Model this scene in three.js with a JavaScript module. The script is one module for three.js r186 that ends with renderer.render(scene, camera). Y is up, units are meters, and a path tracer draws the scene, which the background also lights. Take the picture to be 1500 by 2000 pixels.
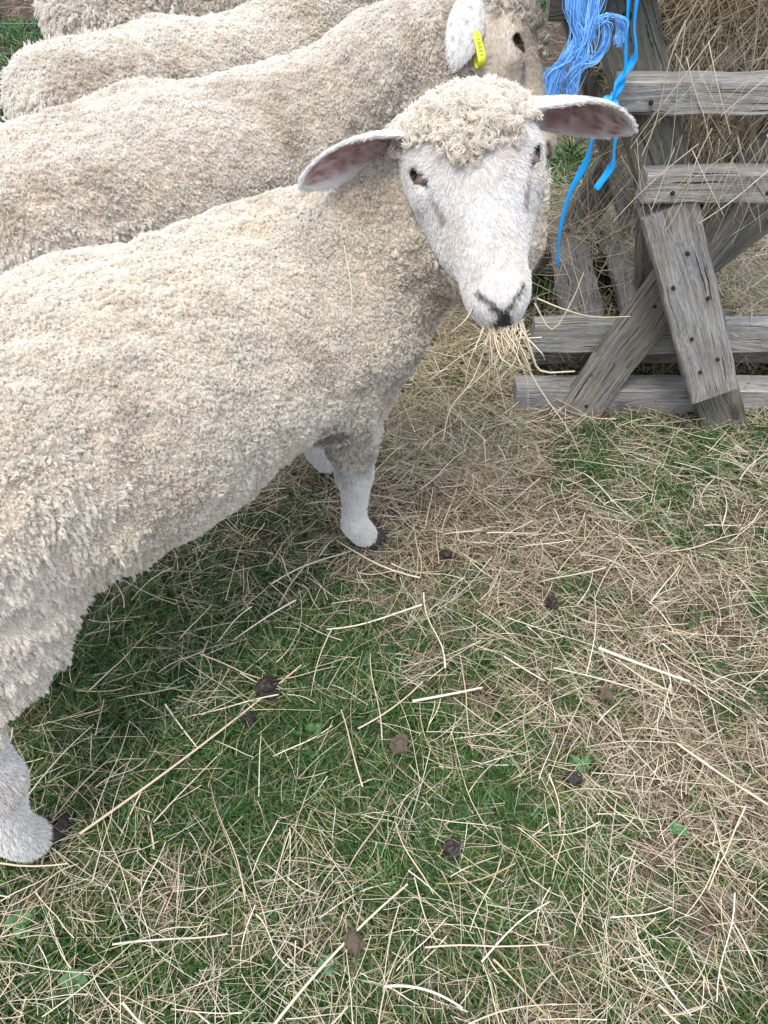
import * as THREE from 'three';
import { mergeGeometries } from 'three/addons/utils/BufferGeometryUtils.js';
import { createNoise3D } from 'simplex-noise';

// ---------------------------------------------------------------- camera, sky, sun, exposure
const scene = new THREE.Scene();
const camera = new THREE.PerspectiveCamera(67, 3 / 4, 0.02, 200);
camera.position.set(0, 1.05, 0);
camera.rotation.x = -Math.PI / 4;
camera.updateMatrixWorld();
const renderer = new THREE.WebGLRenderer({ antialias: true });
renderer.toneMapping = THREE.LinearToneMapping;
renderer.toneMappingExposure = 1.8;
renderer.shadowMap.enabled = true;

function rngOf(seed) {
  let a = seed >>> 0;
  return () => { a = (a + 0x6D2B79F5) | 0; let t = Math.imul(a ^ (a >>> 15), 1 | a); t = (t + Math.imul(t ^ (t >>> 7), 61 | t)) ^ t; return ((t ^ (t >>> 14)) >>> 0) / 4294967296; };
}
const noise3 = createNoise3D(rngOf(7));
const clamp = (x, a = 0, b = 1) => Math.min(b, Math.max(a, x));
const smooth = (a, b, x) => { const t = clamp((x - a) / (b - a)); return t * t * (3 - 2 * t); };
const mixN = (a, b, t) => a + (b - a) * t;
function fbm(x, y, z, oct = 3) { let s = 0, a = 0.5, f = 1; for (let i = 0; i < oct; i++) { s += a * noise3(x * f, y * f, z * f); a *= 0.5; f *= 2.03; } return s; }

const SUN = new THREE.Vector3(-0.2, 1.0, 0.35).normalize();
{
  const W = 256, H = 128, d = new Float32Array(W * H * 4);
  for (let j = 0; j < H; j++) for (let i = 0; i < W; i++) {
    const el = (j / (H - 1) - 0.5) * Math.PI, az = (i / W) * 2 * Math.PI;
    const x = Math.cos(el) * Math.cos(az), y = Math.sin(el), z = Math.cos(el) * Math.sin(az);
    const c = clamp(0.62 + 0.7 * fbm(x * 1.6, y * 2.6, z * 1.6, 4));
    let r, g, b;
    if (y > -0.02) {
      const o = (1 + 2 * Math.max(0, y)) / 3 * 1.48;   // overcast: the zenith is three times as bright as the horizon
      r = mixN(0.54, 0.97, c) * o; g = mixN(0.70, 1.0, c) * o; b = mixN(1.0, 1.06, c) * o;
    } else { r = 0.10; g = 0.11; b = 0.07; }
    const k = (j * W + i) * 4; d[k] = r; d[k + 1] = g; d[k + 2] = b; d[k + 3] = 1;
  }
  const t = new THREE.DataTexture(d, W, H, THREE.RGBAFormat, THREE.FloatType);
  t.mapping = THREE.EquirectangularReflectionMapping; t.magFilter = THREE.LinearFilter; t.minFilter = THREE.LinearFilter; t.needsUpdate = true;
  scene.background = t; scene.environment = t;
}
const sun = new THREE.DirectionalLight(new THREE.Color(1.0, 0.94, 0.84), 1.3);
sun.position.copy(SUN).multiplyScalar(12); sun.target.position.set(0, 0, -1);
sun.castShadow = true; sun.shadow.radius = 30; sun.shadow.mapSize.set(2048, 2048);
Object.assign(sun.shadow.camera, { left: -4, right: 4, top: 4, bottom: -4, near: 1, far: 30 });
scene.add(sun, sun.target);

// ---------------------------------------------------------------- helpers
const V = (x, y, z) => new THREE.Vector3(x, y, z);
const used = {};
function numbered(n) { used[n] = (used[n] ?? -1) + 1; return used[n] ? `${n}_${String(used[n]).padStart(3, '0')}` : n; }
function tag(o, label, category, group, kind) {
  if (label) o.userData.label = label;
  if (category) o.userData.category = category;
  if (group) o.userData.group = group;
  if (kind) o.userData.kind = kind;
  return o;
}
function mesh(name, geo, mat, parent = scene) {
  const m = new THREE.Mesh(geo, mat); m.name = parent === scene ? numbered(name) : name;
  m.castShadow = m.receiveShadow = true; parent.add(m); return m;
}
function group(name, pos, turn = 0) { const g = new THREE.Group(); g.name = numbered(name); if (pos) g.position.copy(pos); g.rotation.y = turn; scene.add(g); return g; }
function matOf(o) { return new THREE.MeshStandardMaterial({ roughness: 0.9, metalness: 0, ...o }); }
const lin = (r, g, b) => new THREE.Color().setRGB(r, g, b);
class Copies {                       // collects transforms and tints for an InstancedMesh
  constructor() { this.m = []; this.c = []; }
  add(mat4, r, g, b) { this.m.push(mat4.elements.slice()); this.c.push(r, g, b); }
  build(name, geo, mat, parent = scene) {
    const n = this.m.length, im = new THREE.InstancedMesh(geo, mat, n);
    for (let i = 0; i < n; i++) im.instanceMatrix.array.set(this.m[i], i * 16);
    im.instanceColor = new THREE.InstancedBufferAttribute(new Float32Array(this.c), 3);
    im.name = parent === scene ? numbered(name) : name; im.castShadow = im.receiveShadow = true; im.userData.kind = 'stuff';
    parent.add(im); return im;
  }
}
const _m = new THREE.Matrix4(), _x = V(), _y = V(), _z = V();
function frame(pos, yDir, spin, sx, sy, sz) {   // y axis along yDir, turned by spin about it
  _y.copy(yDir).normalize();
  _x.set(Math.abs(_y.y) > 0.9 ? 1 : 0, Math.abs(_y.y) > 0.9 ? 0 : 1, 0).cross(_y).normalize();
  _z.crossVectors(_x, _y);
  const c = Math.cos(spin), s = Math.sin(spin);
  const ax = _x.x * c + _z.x * s, ay = _x.y * c + _z.y * s, az = _x.z * c + _z.z * s;
  const bx = -_x.x * s + _z.x * c, by = -_x.y * s + _z.y * c, bz = -_x.z * s + _z.z * c;
  return _m.set(ax * sx, _y.x * sy, bx * sz, pos.x, ay * sx, _y.y * sy, by * sz, pos.y, az * sx, _y.z * sy, bz * sz, pos.z, 0, 0, 0, 1);
}
// a flat ribbon along points; width w(t); side vectors given by a twist seed
function ribbon(pts, width, twist0 = 0, twist = 0, out = { p: [], i: [] }) {
  const n = pts.length, base = out.p.length / 3, t = V(), s = V(), u = V();
  for (let k = 0; k < n; k++) {
    t.copy(pts[Math.min(n - 1, k + 1)]).sub(pts[Math.max(0, k - 1)]).normalize();
    s.set(0.31, 0.2, 0.93).cross(t).normalize(); u.crossVectors(t, s);
    const a = twist0 + twist * k / (n - 1), w = (typeof width === 'function' ? width(k / (n - 1)) : width) / 2;
    const x = s.x * Math.cos(a) + u.x * Math.sin(a), y = s.y * Math.cos(a) + u.y * Math.sin(a), z = s.z * Math.cos(a) + u.z * Math.sin(a);
    out.p.push(pts[k].x - x * w, pts[k].y - y * w, pts[k].z - z * w, pts[k].x + x * w, pts[k].y + y * w, pts[k].z + z * w);
    if (k < n - 1) { const b = base + 2 * k; out.i.push(b, b + 1, b + 2, b + 1, b + 3, b + 2); }
  }
  return out;
}
function ribbonGeo(o) { const g = new THREE.BufferGeometry(); g.setAttribute('position', new THREE.Float32BufferAttribute(o.p, 3)); g.setIndex(o.i); g.computeVertexNormals(); return g; }
// a thin stalk: n-sided tube along points with radius r(t)
function stalkGeo(pts, r, sides = 5, flat = 1) {
  const p = [], idx = [], n = pts.length, t = V(), s = V(), u = V();
  for (let k = 0; k < n; k++) {
    t.copy(pts[Math.min(n - 1, k + 1)]).sub(pts[Math.max(0, k - 1)]).normalize();
    s.set(0.31, 0.93, 0.2).cross(t).normalize(); u.crossVectors(t, s);
    const w = typeof r === 'function' ? r(k / (n - 1)) : r;
    for (let j = 0; j < sides; j++) { const a = j / sides * 2 * Math.PI, c = Math.cos(a) * w, d = Math.sin(a) * w * flat; p.push(pts[k].x + s.x * c + u.x * d, pts[k].y + s.y * c + u.y * d, pts[k].z + s.z * c + u.z * d); }
    if (k < n - 1) for (let j = 0; j < sides; j++) { const a = k * sides + j, b = k * sides + (j + 1) % sides; idx.push(a, a + sides, b, b, a + sides, b + sides); }
  }
  for (let j = 1; j < sides - 1; j++) { idx.push(0, j, j + 1); const o = (n - 1) * sides; idx.push(o, o + j + 1, o + j); }
  const g = new THREE.BufferGeometry(); g.setAttribute('position', new THREE.Float32BufferAttribute(p, 3)); g.setIndex(idx); g.computeVertexNormals(); return g;
}

// ---------------------------------------------------------------- ground
const groundY = (x, z) => 0.010 * fbm(x * 3.1, 0, z * 3.1, 2) + 0.006 * noise3(x * 14, 3, z * 14) - 0.006;
const blobs = [ // x, z, radius, amount of green
  [-0.2, -0.58, 0.30, 0.50], [0.05, -0.45, 0.16, 0.22], [-0.33, -0.72, 0.2, 0.30], [-0.05, -0.78, 0.12, 0.3], [0.2, -0.5, 0.14, 0.2], [0.3, -0.85, 0.10, 0.18], [0.5, -1.22, 0.14, 0.35],
  [0.52, -0.72, 0.28, -0.5], [0.25, -0.98, 0.2, -0.5], [0.30, -0.24, 0.13, -0.35], [-0.05, -1.1, 0.22, -0.35], [0.1, -1.15, 0.25, -0.3], [0.35, -0.60, 0.10, -0.25],
  [-0.30, -0.24, 0.12, -0.15], [0.02, -0.25, 0.10, -0.1], [0.4, -0.42, 0.12, -0.12], [0.6, -1.0, 0.2, -0.2], [-0.24, -0.66, 0.045, -0.6], [0.35, -0.49, 0.05, -0.5]];
function green(x, z) {
  let g = 0.56 + 0.34 * noise3(x * 3.3, 11, z * 3.3) + 0.34 * noise3(x * 10, 12, z * 10) + 0.22 * noise3(x * 28, 13, z * 28);
  for (const [bx, bz, r, a] of blobs) { const d = ((x - bx) ** 2 + (z - bz) ** 2) / (r * r); if (d < 6) g += a * Math.exp(-d); }
  if (z < -1.35) g -= 0.25;
  return clamp(g);
}
{
  const N = 150, p = [], idx = [], uv = [];
  const spread = (t) => { const s = t * 2 - 1; return Math.sign(s) * (Math.abs(s) * 1.6 + Math.pow(Math.abs(s), 6) * 58); };
  for (let j = 0; j <= N; j++) for (let i = 0; i <= N; i++) {
    const x = spread(i / N), z = -0.8 + spread(j / N), far = Math.hypot(x, z + 0.8);
    p.push(x, far < 6 ? groundY(x, z) : -0.006, z); uv.push(x, z);
    if (i < N && j < N) { const a = j * (N + 1) + i; idx.push(a, a + N + 1, a + 1, a + 1, a + N + 1, a + N + 2); }
  }
  const g = new THREE.BufferGeometry(); g.setAttribute('position', new THREE.Float32BufferAttribute(p, 3)); g.setAttribute('uv', new THREE.Float32BufferAttribute(uv, 2)); g.setIndex(idx); g.computeVertexNormals();
  const S = 512, d = new Uint8Array(S * S * 4), h = new Uint8Array(S * S * 4), rng = rngOf(3);
  for (let y = 0; y < S; y++) for (let x = 0; x < S; x++) {
    const a = x / S * 2 * Math.PI, b = y / S * 2 * Math.PI, q = 1.6;   // wraps round
    const n = fbm(q * Math.cos(a) * 2.5, q * Math.sin(a) * 2.5 + 5 * Math.cos(b), q * 2.5 * Math.sin(b), 5) + 0.25 * (rng() - 0.5);
    const k = (y * S + x) * 4, v = clamp(0.5 + 0.6 * n);
    d[k] = 36 + 48 * v; d[k + 1] = 27 + 36 * v; d[k + 2] = 20 + 27 * v; d[k + 3] = 255; h[k] = h[k + 1] = h[k + 2] = 255 * v; h[k + 3] = 255;
  }
  const tx = (a, srgb) => { const t = new THREE.DataTexture(a, S, S); t.wrapS = t.wrapT = THREE.RepeatWrapping; t.magFilter = THREE.LinearFilter; t.repeat.set(2.3, 2.3); if (srgb) t.colorSpace = THREE.SRGBColorSpace; t.needsUpdate = true; return t; };
  const soil = mesh('ground', g, matOf({ map: tx(d, true), bumpMap: tx(h), bumpScale: 0.008, roughness: 1 }));
  tag(soil, 'trodden brown earth under the grass and scattered hay', 'ground', null, 'structure');
}

// ---------------------------------------------------------------- weathered planks
function woodTextures(seed, base, contrast) {
  const W = 256, H = 1024, d = new Uint8Array(W * H * 4), h = new Uint8Array(W * H * 4), rng = rngOf(seed);
  const knots = []; for (let i = 0; i < 5; i++) knots.push([rng() * W, rng() * H, 6 + rng() * 9]);
  for (let y = 0; y < H; y++) for (let x = 0; x < W; x++) {
    let u = x, kn = 0;
    for (const [kx, ky, kr] of knots) { const dx = (x - kx), dy = (y - ky) * 0.42, r = Math.hypot(dx, dy); u += 26 * Math.sign(dx || 1) * Math.exp(-r / (kr * 1.6)) * (1 - Math.exp(-r / 5)); kn = Math.max(kn, Math.exp(-((r / kr) ** 4))); }
    u += 7 * noise3(x / 90, y / 420, seed);
    const ring = 0.5 + 0.5 * Math.sin(u * 0.42 + 2.5 * noise3(u / 26, y / 420, seed + 3));
    const fine = noise3(u / 2.3, y / 95, seed + 7), fib = noise3(u / 1.1, y / 26, seed + 11);
    const crack = smooth(0.72, 0.86, noise3(u / 6, y / 330, seed + 17)), patch = noise3(x / 70, y / 150, seed + 23);
    const pale = smooth(0.35, 0.75, noise3(u / 1.7, y / 150, seed + 31));
    let v = 0.62 + contrast * (0.08 * ring + 0.08 * fine + 0.09 * fib + 0.06 * patch) + 0.08 * pale - 0.45 * crack - 0.3 * smooth(0.74, 0.85, noise3(u / 2.1, y / 210, seed + 19)) - 0.2 * kn;
    v = clamp(v, 0.12, 1.25);
    const warm = 0.5 + 0.5 * noise3(x / 60 + 9, y / 200, seed + 41), k = (y * W + x) * 4;
    d[k] = clamp(base[0] * v * mixN(0.99, 1.03, warm), 0, 255); d[k + 1] = clamp(base[1] * v, 0, 255); d[k + 2] = clamp(base[2] * v * mixN(1.02, 0.96, warm), 0, 255); d[k + 3] = 255;
    h[k] = h[k + 1] = h[k + 2] = 255 * clamp(0.55 + 0.25 * ring + 0.2 * fine + 0.15 * fib - 0.7 * crack); h[k + 3] = 255;
  }
  const tx = (a, srgb) => { const t = new THREE.DataTexture(a, W, H); t.wrapS = t.wrapT = THREE.RepeatWrapping; t.magFilter = THREE.LinearFilter; t.minFilter = THREE.LinearMipmapLinearFilter; t.generateMipmaps = true; t.repeat.set(1 / 0.22, 1 / 0.9); if (srgb) t.colorSpace = THREE.SRGBColorSpace; t.needsUpdate = true; return t; };
  return matOf({ map: tx(d, true), bumpMap: tx(h), bumpScale: 0.0012, roughness: 0.88 });
}
const woodGrey = woodTextures(21, [212, 209, 204], 1.0);
const woodBrown = woodTextures(57, [190, 184, 173], 1.1);
const woodGreen = woodTextures(83, [158, 156, 140], 1.0);
const woodOld = woodTextures(95, [170, 162, 152], 1.0);
let plankSeed = 1;
// a plank from a to b: w across (along side), t thick (along normal); chamfered, slightly uneven, uv in metres along the grain
function plankGeo(a, b, w, t, normal) {
  const seed = plankSeed++, L = a.distanceTo(b), y = b.clone().sub(a).normalize(), z = normal.clone().addScaledVector(y, -normal.dot(y)).normalize(), x = V().crossVectors(y, z);
  const c = 0.0035, hw = w / 2, ht = t / 2;
  const prof = [[-hw + c, ht], [hw - c, ht], [hw, ht - c], [hw, -ht + c], [hw - c, -ht], [-hw + c, -ht], [-hw, -ht + c], [-hw, ht - c]];
  const n = Math.max(4, Math.ceil(L / 0.03)), p = [], uv = [], idx = [], off = seed * 0.137;
  const add = (px, py, s, u, v) => {
    const e = 0.0016 * noise3(px * 30 + seed, s * 9, py * 30), f = 0.0013 * noise3(px * 45, s * 40, seed + py * 40);
    const q = a.clone().addScaledVector(y, s).addScaledVector(x, px + Math.sign(px) * (e + f)).addScaledVector(z, py + Math.sign(py) * (e - f) + 0.003 * noise3(seed, s * 2.5, 1));
    p.push(q.x, q.y, q.z); uv.push(u, v);
  };
  for (let j = 0; j < 8; j++) {           // eight strips, each with its own vertices so that edges stay crisp
    const A = prof[j], B = prof[(j + 1) % 8], base = p.length / 3, ua = off + (j * 0.061), len = Math.hypot(A[0] - B[0], A[1] - B[1]);
    for (let k = 0; k <= n; k++) { const s = k / n * L; add(A[0], A[1], s, ua, off * 3 + s); add(B[0], B[1], s, ua + len, off * 3 + s); if (k < n) { const i = base + 2 * k; idx.push(i, i + 1, i + 2, i + 1, i + 3, i + 2); } }
  }
  for (const s of [0, L]) { const base = p.length / 3; for (const [px, py] of prof) add(px, py, s, off + px * 3, off + py * 0.4); for (let j = 1; j < 7; j++) s ? idx.push(base, base + j, base + j + 1) : idx.push(base, base + j + 1, base + j); }
  const g = new THREE.BufferGeometry(); g.setAttribute('position', new THREE.Float32BufferAttribute(p, 3)); g.setAttribute('uv', new THREE.Float32BufferAttribute(uv, 2)); g.setIndex(idx.reverse()); g.computeVertexNormals(); return g;
}
const nailMat = matOf({ color: lin(0.03, 0.024, 0.02), roughness: 0.7, metalness: 0.4 });
function nail(parent, x, y, z, r = 0.0036) {
  const g = new THREE.LatheGeometry([[0, 0.0032], [r * 0.6, 0.0028], [r, 0.0008], [r, -0.006]].map(([a, b]) => new THREE.Vector2(a, b)), 9); g.rotateX(Math.PI / 2); g.translate(x, y, z);
  return mesh('nail', g, nailMat, parent);
}
const FZ = V(0, 0, 1);
const feeder = tag(group('hay_feeder', V(0, 0, 0)), 'weathered grey timber hay rack with crossed legs and end rails', 'hay feeder');
{
  const ax = (y) => 0.735 - 0.50 * y, bx = (y) => 0.425 + 0.41 * y;   // centre lines of the crossed legs
  const post = mesh('post', plankGeo(V(ax(-0.01), -0.01, -1.325), V(ax(1.12), 1.12, -1.325), 0.088, 0.042, FZ), woodGreen, feeder);
  post.userData.label = 'long greenish post leaning left';
  { const g = new THREE.LatheGeometry([[0, 0.003], [0.005, 0.0026], [0.0075, 0.001], [0.0075, -0.004]].map(([a, b]) => new THREE.Vector2(a, b)), 16); g.rotateX(Math.PI / 2); g.translate(ax(0.765), 0.765, -1.3025); mesh('bolt_head', g, matOf({ color: lin(0.02, 0.035, 0.03), roughness: 0.6, metalness: 0.5 }), post); }
  const rear = mesh('post', plankGeo(V(ax(0.03), 0.03, -1.88), V(ax(1.12), 1.12, -1.88), 0.085, 0.042, FZ), woodBrown, feeder);
  rear.userData.label = 'rear leaning post';
  const rep = mesh('leg_splint', plankGeo(V(ax(0.115) - 0.012, 0.115, -1.282), V(ax(0.5) - 0.012, 0.5, -1.282), 0.092, 0.042, FZ), woodGrey, feeder);
  rep.userData.label = 'short grey board nailed over the leg';
  for (const [t, o] of [[0.42, 0.012], [0.355, -0.028], [0.335, 0.03], [0.25, -0.018], [0.205, 0.022], [0.175, -0.018]]) nail(rep, ax(t) - 0.012 + o, t, -1.2595);
  const br = mesh('brace', plankGeo(V(bx(-0.01), -0.01, -1.36), V(bx(1.1), 1.1, -1.36), 0.092, 0.030, FZ), woodBrown, feeder);
  br.userData.label = 'diagonal brace leaning right';
  nail(br, bx(0.03), 0.03, -1.343); nail(br, bx(0.27) - 0.01, 0.27, -1.343);
  mesh('brace', plankGeo(V(bx(0.03), 0.03, -1.92), V(bx(1.1), 1.1, -1.92), 0.085, 0.03, FZ), woodOld, feeder).userData.label = 'rear diagonal brace';
  // end rails across the front and the back of the rack
  for (const [y, x0] of [[0.838, 0.29], [0.668, 0.352], [0.532, 0.423]]) {
    const r = mesh('rail', plankGeo(V(x0, y, -1.279), V(bx(y) + 0.09, y + 0.003, -1.279), 0.05, 0.046, FZ), woodGrey, feeder);
    nail(r, ax(y), y - 0.004, -1.2545); nail(r, bx(y) - 0.02, y - 0.004, -1.2545);
    if (y > 0.6) mesh('rail', plankGeo(V(x0 - 0.02, y, -1.835), V(bx(y) + 0.09, y, -1.835), 0.05, 0.042, FZ), woodBrown, feeder);
  }
  // long slats along both sides of the rack
  const na = V(-1, -0.5, 0).normalize(), nb = V(1, -0.41, 0).normalize();
  for (const y of [0.62, 0.80, 0.98]) {
    mesh('side_slat', plankGeo(V(bx(y) - 0.028, y, -1.30), V(bx(y) - 0.028, y, -1.96), 0.05, 0.022, nb), woodBrown, feeder);
    if (y > 0.9) mesh('side_slat', plankGeo(V(ax(y) - 0.03, y - 0.02, -1.30), V(ax(y) - 0.03, y - 0.02, -1.96), 0.05, 0.022, na), woodBrown, feeder);
  }
  mesh('cross_block', plankGeo(V(0.60, 0.325, -1.415), V(0.72, 0.46, -1.415), 0.075, 0.06, FZ), woodGreen, feeder).userData.label = 'mossy block behind the crossing';
  mesh('cross_block', plankGeo(V(0.525, 0.275, -1.415), V(0.50, 0.42, -1.415), 0.045, 0.05, FZ), woodOld, feeder);
  const tie = mesh('tie_rail', plankGeo(V(0.308, 0.172, -1.40), V(1.15, 0.172, -1.40), 0.072, 0.034, FZ), woodGrey, feeder);
  tie.userData.label = 'low horizontal tie rail behind the legs';
}
const pallet = tag(group('wooden_pallet', V(0, 0, 0)), 'old timber pallet lying under the hay rack', 'pallet');
{
  const UPV = V(0, 1, 0);
  const runner = mesh('runner', plankGeo(V(0.285, 0.032, -1.385), V(1.25, 0.032, -1.385), 0.062, 0.058, V(0, 0, 1)), woodGrey, pallet);
  runner.userData.label = 'grey front runner on the ground';
  mesh('runner', plankGeo(V(0.34, 0.032, -2.0), V(1.25, 0.032, -2.0), 0.06, 0.06, FZ), woodOld, pallet);
  for (const x of [0.40, 0.60, 0.82, 1.05]) mesh('block', plankGeo(V(x - 0.07, 0.122, -1.47), V(x + 0.07, 0.122, -1.47), 0.028, 0.08, FZ), woodOld, pallet);
  for (const z of [-1.47, -1.99]) mesh('bearer', plankGeo(V(0.33, 0.088, z), V(1.2, 0.088, z), 0.04, 0.05, FZ), woodOld, pallet);
  for (let i = 0; i < 6; i++) { const x = 0.43 + i * 0.135; mesh('deck_board', plankGeo(V(x, 0.146, -1.43), V(x + 0.05, 0.146 + 0.006, -2.06), 0.095, 0.018, UPV), woodOld, pallet); }
}

// ---------------------------------------------------------------- hay, straw and grass
const strawMat = matOf({ color: 0xffffff, roughness: 0.62, side: THREE.DoubleSide });
const strawGeos = [];
{
  const R = rngOf(91);
  const bent = (bow, kink, r0, flat, sides = 5) => {      // unit length along y, centred
    const pts = []; const n = 6, ka = 0.3 + 0.4 * R();
    for (let k = 0; k <= n; k++) { const t = k / n; pts.push(V(bow * Math.sin(Math.PI * t) + kink * Math.max(0, t - ka), t - 0.5, 0.35 * bow * Math.sin(2 * Math.PI * t))); }
    return stalkGeo(pts, (t) => r0 * (1 - 0.35 * t), sides, flat);
  };
  strawGeos.push(bent(0.02, 0, 1, 1), bent(0.06, 0.25, 1, 1), bent(0.10, -0.1, 1, 0.35, 4), bent(0.17, 0.1, 1, 0.35, 4), bent(0.03, -0.4, 1, 0.8));
}
// stalks are unit-length with unit radius: scale (radius, length, radius) -- bow scales with radius, so bake per aspect
const stalkLib = [];
{
  const R = rngOf(92);
  for (let v = 0; v < 14; v++) {
    const L = 1, asp = [0.0045, 0.0065, 0.009, 0.013][v % 4], bow = (R() - 0.5) * 0.20, kink = R() < 0.35 ? (R() - 0.5) * 0.8 : 0, ka = 0.25 + 0.5 * R(), wob = (R() - 0.5) * 0.08, n = 7, pts = [];
    for (let k = 0; k <= n; k++) { const t = k / n; pts.push(V(bow * Math.sin(Math.PI * t) + kink * Math.max(0, t - ka), t - 0.5, wob * Math.sin(2 * Math.PI * t) + 0.5 * wob)); }
    const g = stalkGeo(pts, (t) => asp * (1 - 0.4 * t), v % 3 ? 4 : 5, v % 3 ? 0.4 : 0.9); g.userData.asp = asp; stalkLib.push(g);
  }
}
class Strands {       // spreads copies over the stalk variants
  constructor() { this.c = stalkLib.map(() => new Copies()); }
  add(pos, dir, L, spin, col, R, fat = 1) { const v = Math.floor(R() * stalkLib.length); this.c[v].add(frame(pos, dir, spin, L * fat, L, L * fat), ...col); return this; }
  build(name, label, category, parent = scene) {
    if (parent !== scene) { this.c.forEach((c) => c.m.length && c.build(name, strawGeoOf(this.c.indexOf(c)), strawMat, parent)); return null; }
    const g = group(name); this.c.forEach((c, i) => c.m.length && c.build('strands', stalkLib[i], strawMat, g)); return tag(g, label, category, null, 'stuff');
  }
}
const strawGeoOf = (i) => stalkLib[i];
const hayMix = (R) => vary(pick(R, R() < 0.6 ? PALE : HAY), R, 0.3);   // the same hay in the rack, on the pallet and on the ground
const pick = (R, list) => list[Math.floor(R() * list.length)];
const vary = (c, R, a = 0.25) => { const k = 1 + (R() - 0.5) * 2 * a; return [c[0] * k, c[1] * k * (1 + (R() - 0.5) * 0.06), c[2] * k * (1 + (R() - 0.5) * 0.14)]; };
const PALE = [[0.69, 0.58, 0.40], [0.77, 0.69, 0.52], [0.61, 0.48, 0.34], [0.70, 0.61, 0.47], [0.54, 0.44, 0.30]];
const LITTER = [[0.33, 0.225, 0.155], [0.42, 0.295, 0.21], [0.48, 0.365, 0.27], [0.36, 0.27, 0.17], [0.27, 0.20, 0.125], [0.53, 0.42, 0.31]];
const HAY = [[0.42, 0.36, 0.19], [0.36, 0.34, 0.18], [0.48, 0.41, 0.24], [0.31, 0.24, 0.12], [0.40, 0.29, 0.15], [0.34, 0.36, 0.22]];

const inView = (x, z) => z < -0.02 && z > -1.5 && Math.abs(x) < 0.42 + 0.42 * -z + 0.12;
{ // grass tufts
  const R = rngOf(15), libs = [], cs = [];
  for (let v = 0; v < 6; v++) {
    const o = { p: [], i: [] };
    for (let b = 0; b < 9; b++) {
      const a = R() * 6.283, lean = 0.35 + R() * 0.95, h = 0.5 + 0.5 * R(), r0 = 0.25 * R(), pts = [], n = 4, ox = Math.cos(R() * 6.28) * r0, oz = Math.sin(R() * 6.28) * r0;
      for (let k = 0; k <= n; k++) { const t = k / n; pts.push(V(ox + Math.cos(a) * lean * t * (0.5 + 0.6 * t) * h, h * (t - 0.30 * lean * t * t), oz + Math.sin(a) * lean * t * (0.5 + 0.6 * t) * h)); }
      ribbon(pts, (t) => 0.085 * (1 - 0.9 * t * t), a + 1.57 + (R() - 0.5), (R() - 0.5) * 1.5, o);
    }
    libs.push(ribbonGeo(o)); cs.push(new Copies());
  }
  const COL = [[0.042, 0.110, 0.024], [0.058, 0.140, 0.030], [0.034, 0.085, 0.024], [0.095, 0.17, 0.04], [0.048, 0.10, 0.032], [0.16, 0.17, 0.06]];
  let n = 0;
  for (let k = 0; k < 90000; k++) {
    const z = -0.02 - 1.45 * R(), x = (R() * 2 - 1) * (0.55 + 0.42 * -z);
    const g = green(x, z); if (R() > 0.04 + 0.80 * Math.pow(g, 1.9)) continue;
    const s = 0.018 + 0.020 * R() * (0.6 + 0.6 * g), col = vary(pick(R, COL), R, 0.3); n++;
    cs[Math.floor(R() * 6)].add(frame(V(x, groundY(x, z) - 0.003, z), V((R() - 0.5) * 0.5, 1, (R() - 0.5) * 0.5), R() * 6.28, s, s, s), ...col);
  }
  for (let k = 0; k < 16000; k++) {   // coarser grass farther back, under the sheep and behind the fence
    const z = -1.4 - 4.6 * R(), x = -0.9 * 0 + (R() * 2 - 1) * 2.6; if (noise3(x * 1.4, 5, z * 1.4) < -0.1) continue;
    const s = 0.04 + 0.06 * R(), col = vary(pick(R, COL), R, 0.3);
    cs[Math.floor(R() * 6)].add(frame(V(x, groundY(x, z) - 0.003, z), V((R() - 0.5) * 0.5, 1, (R() - 0.5) * 0.5), R() * 6.28, s, s, s), ...col);
  }
  const grassMat = matOf({ color: 0xffffff, roughness: 0.55, side: THREE.DoubleSide });
  const g = group('grass'); cs.forEach((c, i) => c.build('blades', libs[i], grassMat, g)); tag(g, 'short patchy green grass growing through the hay', 'grass', null, 'stuff');
  console.log('grass', n);
}
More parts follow.
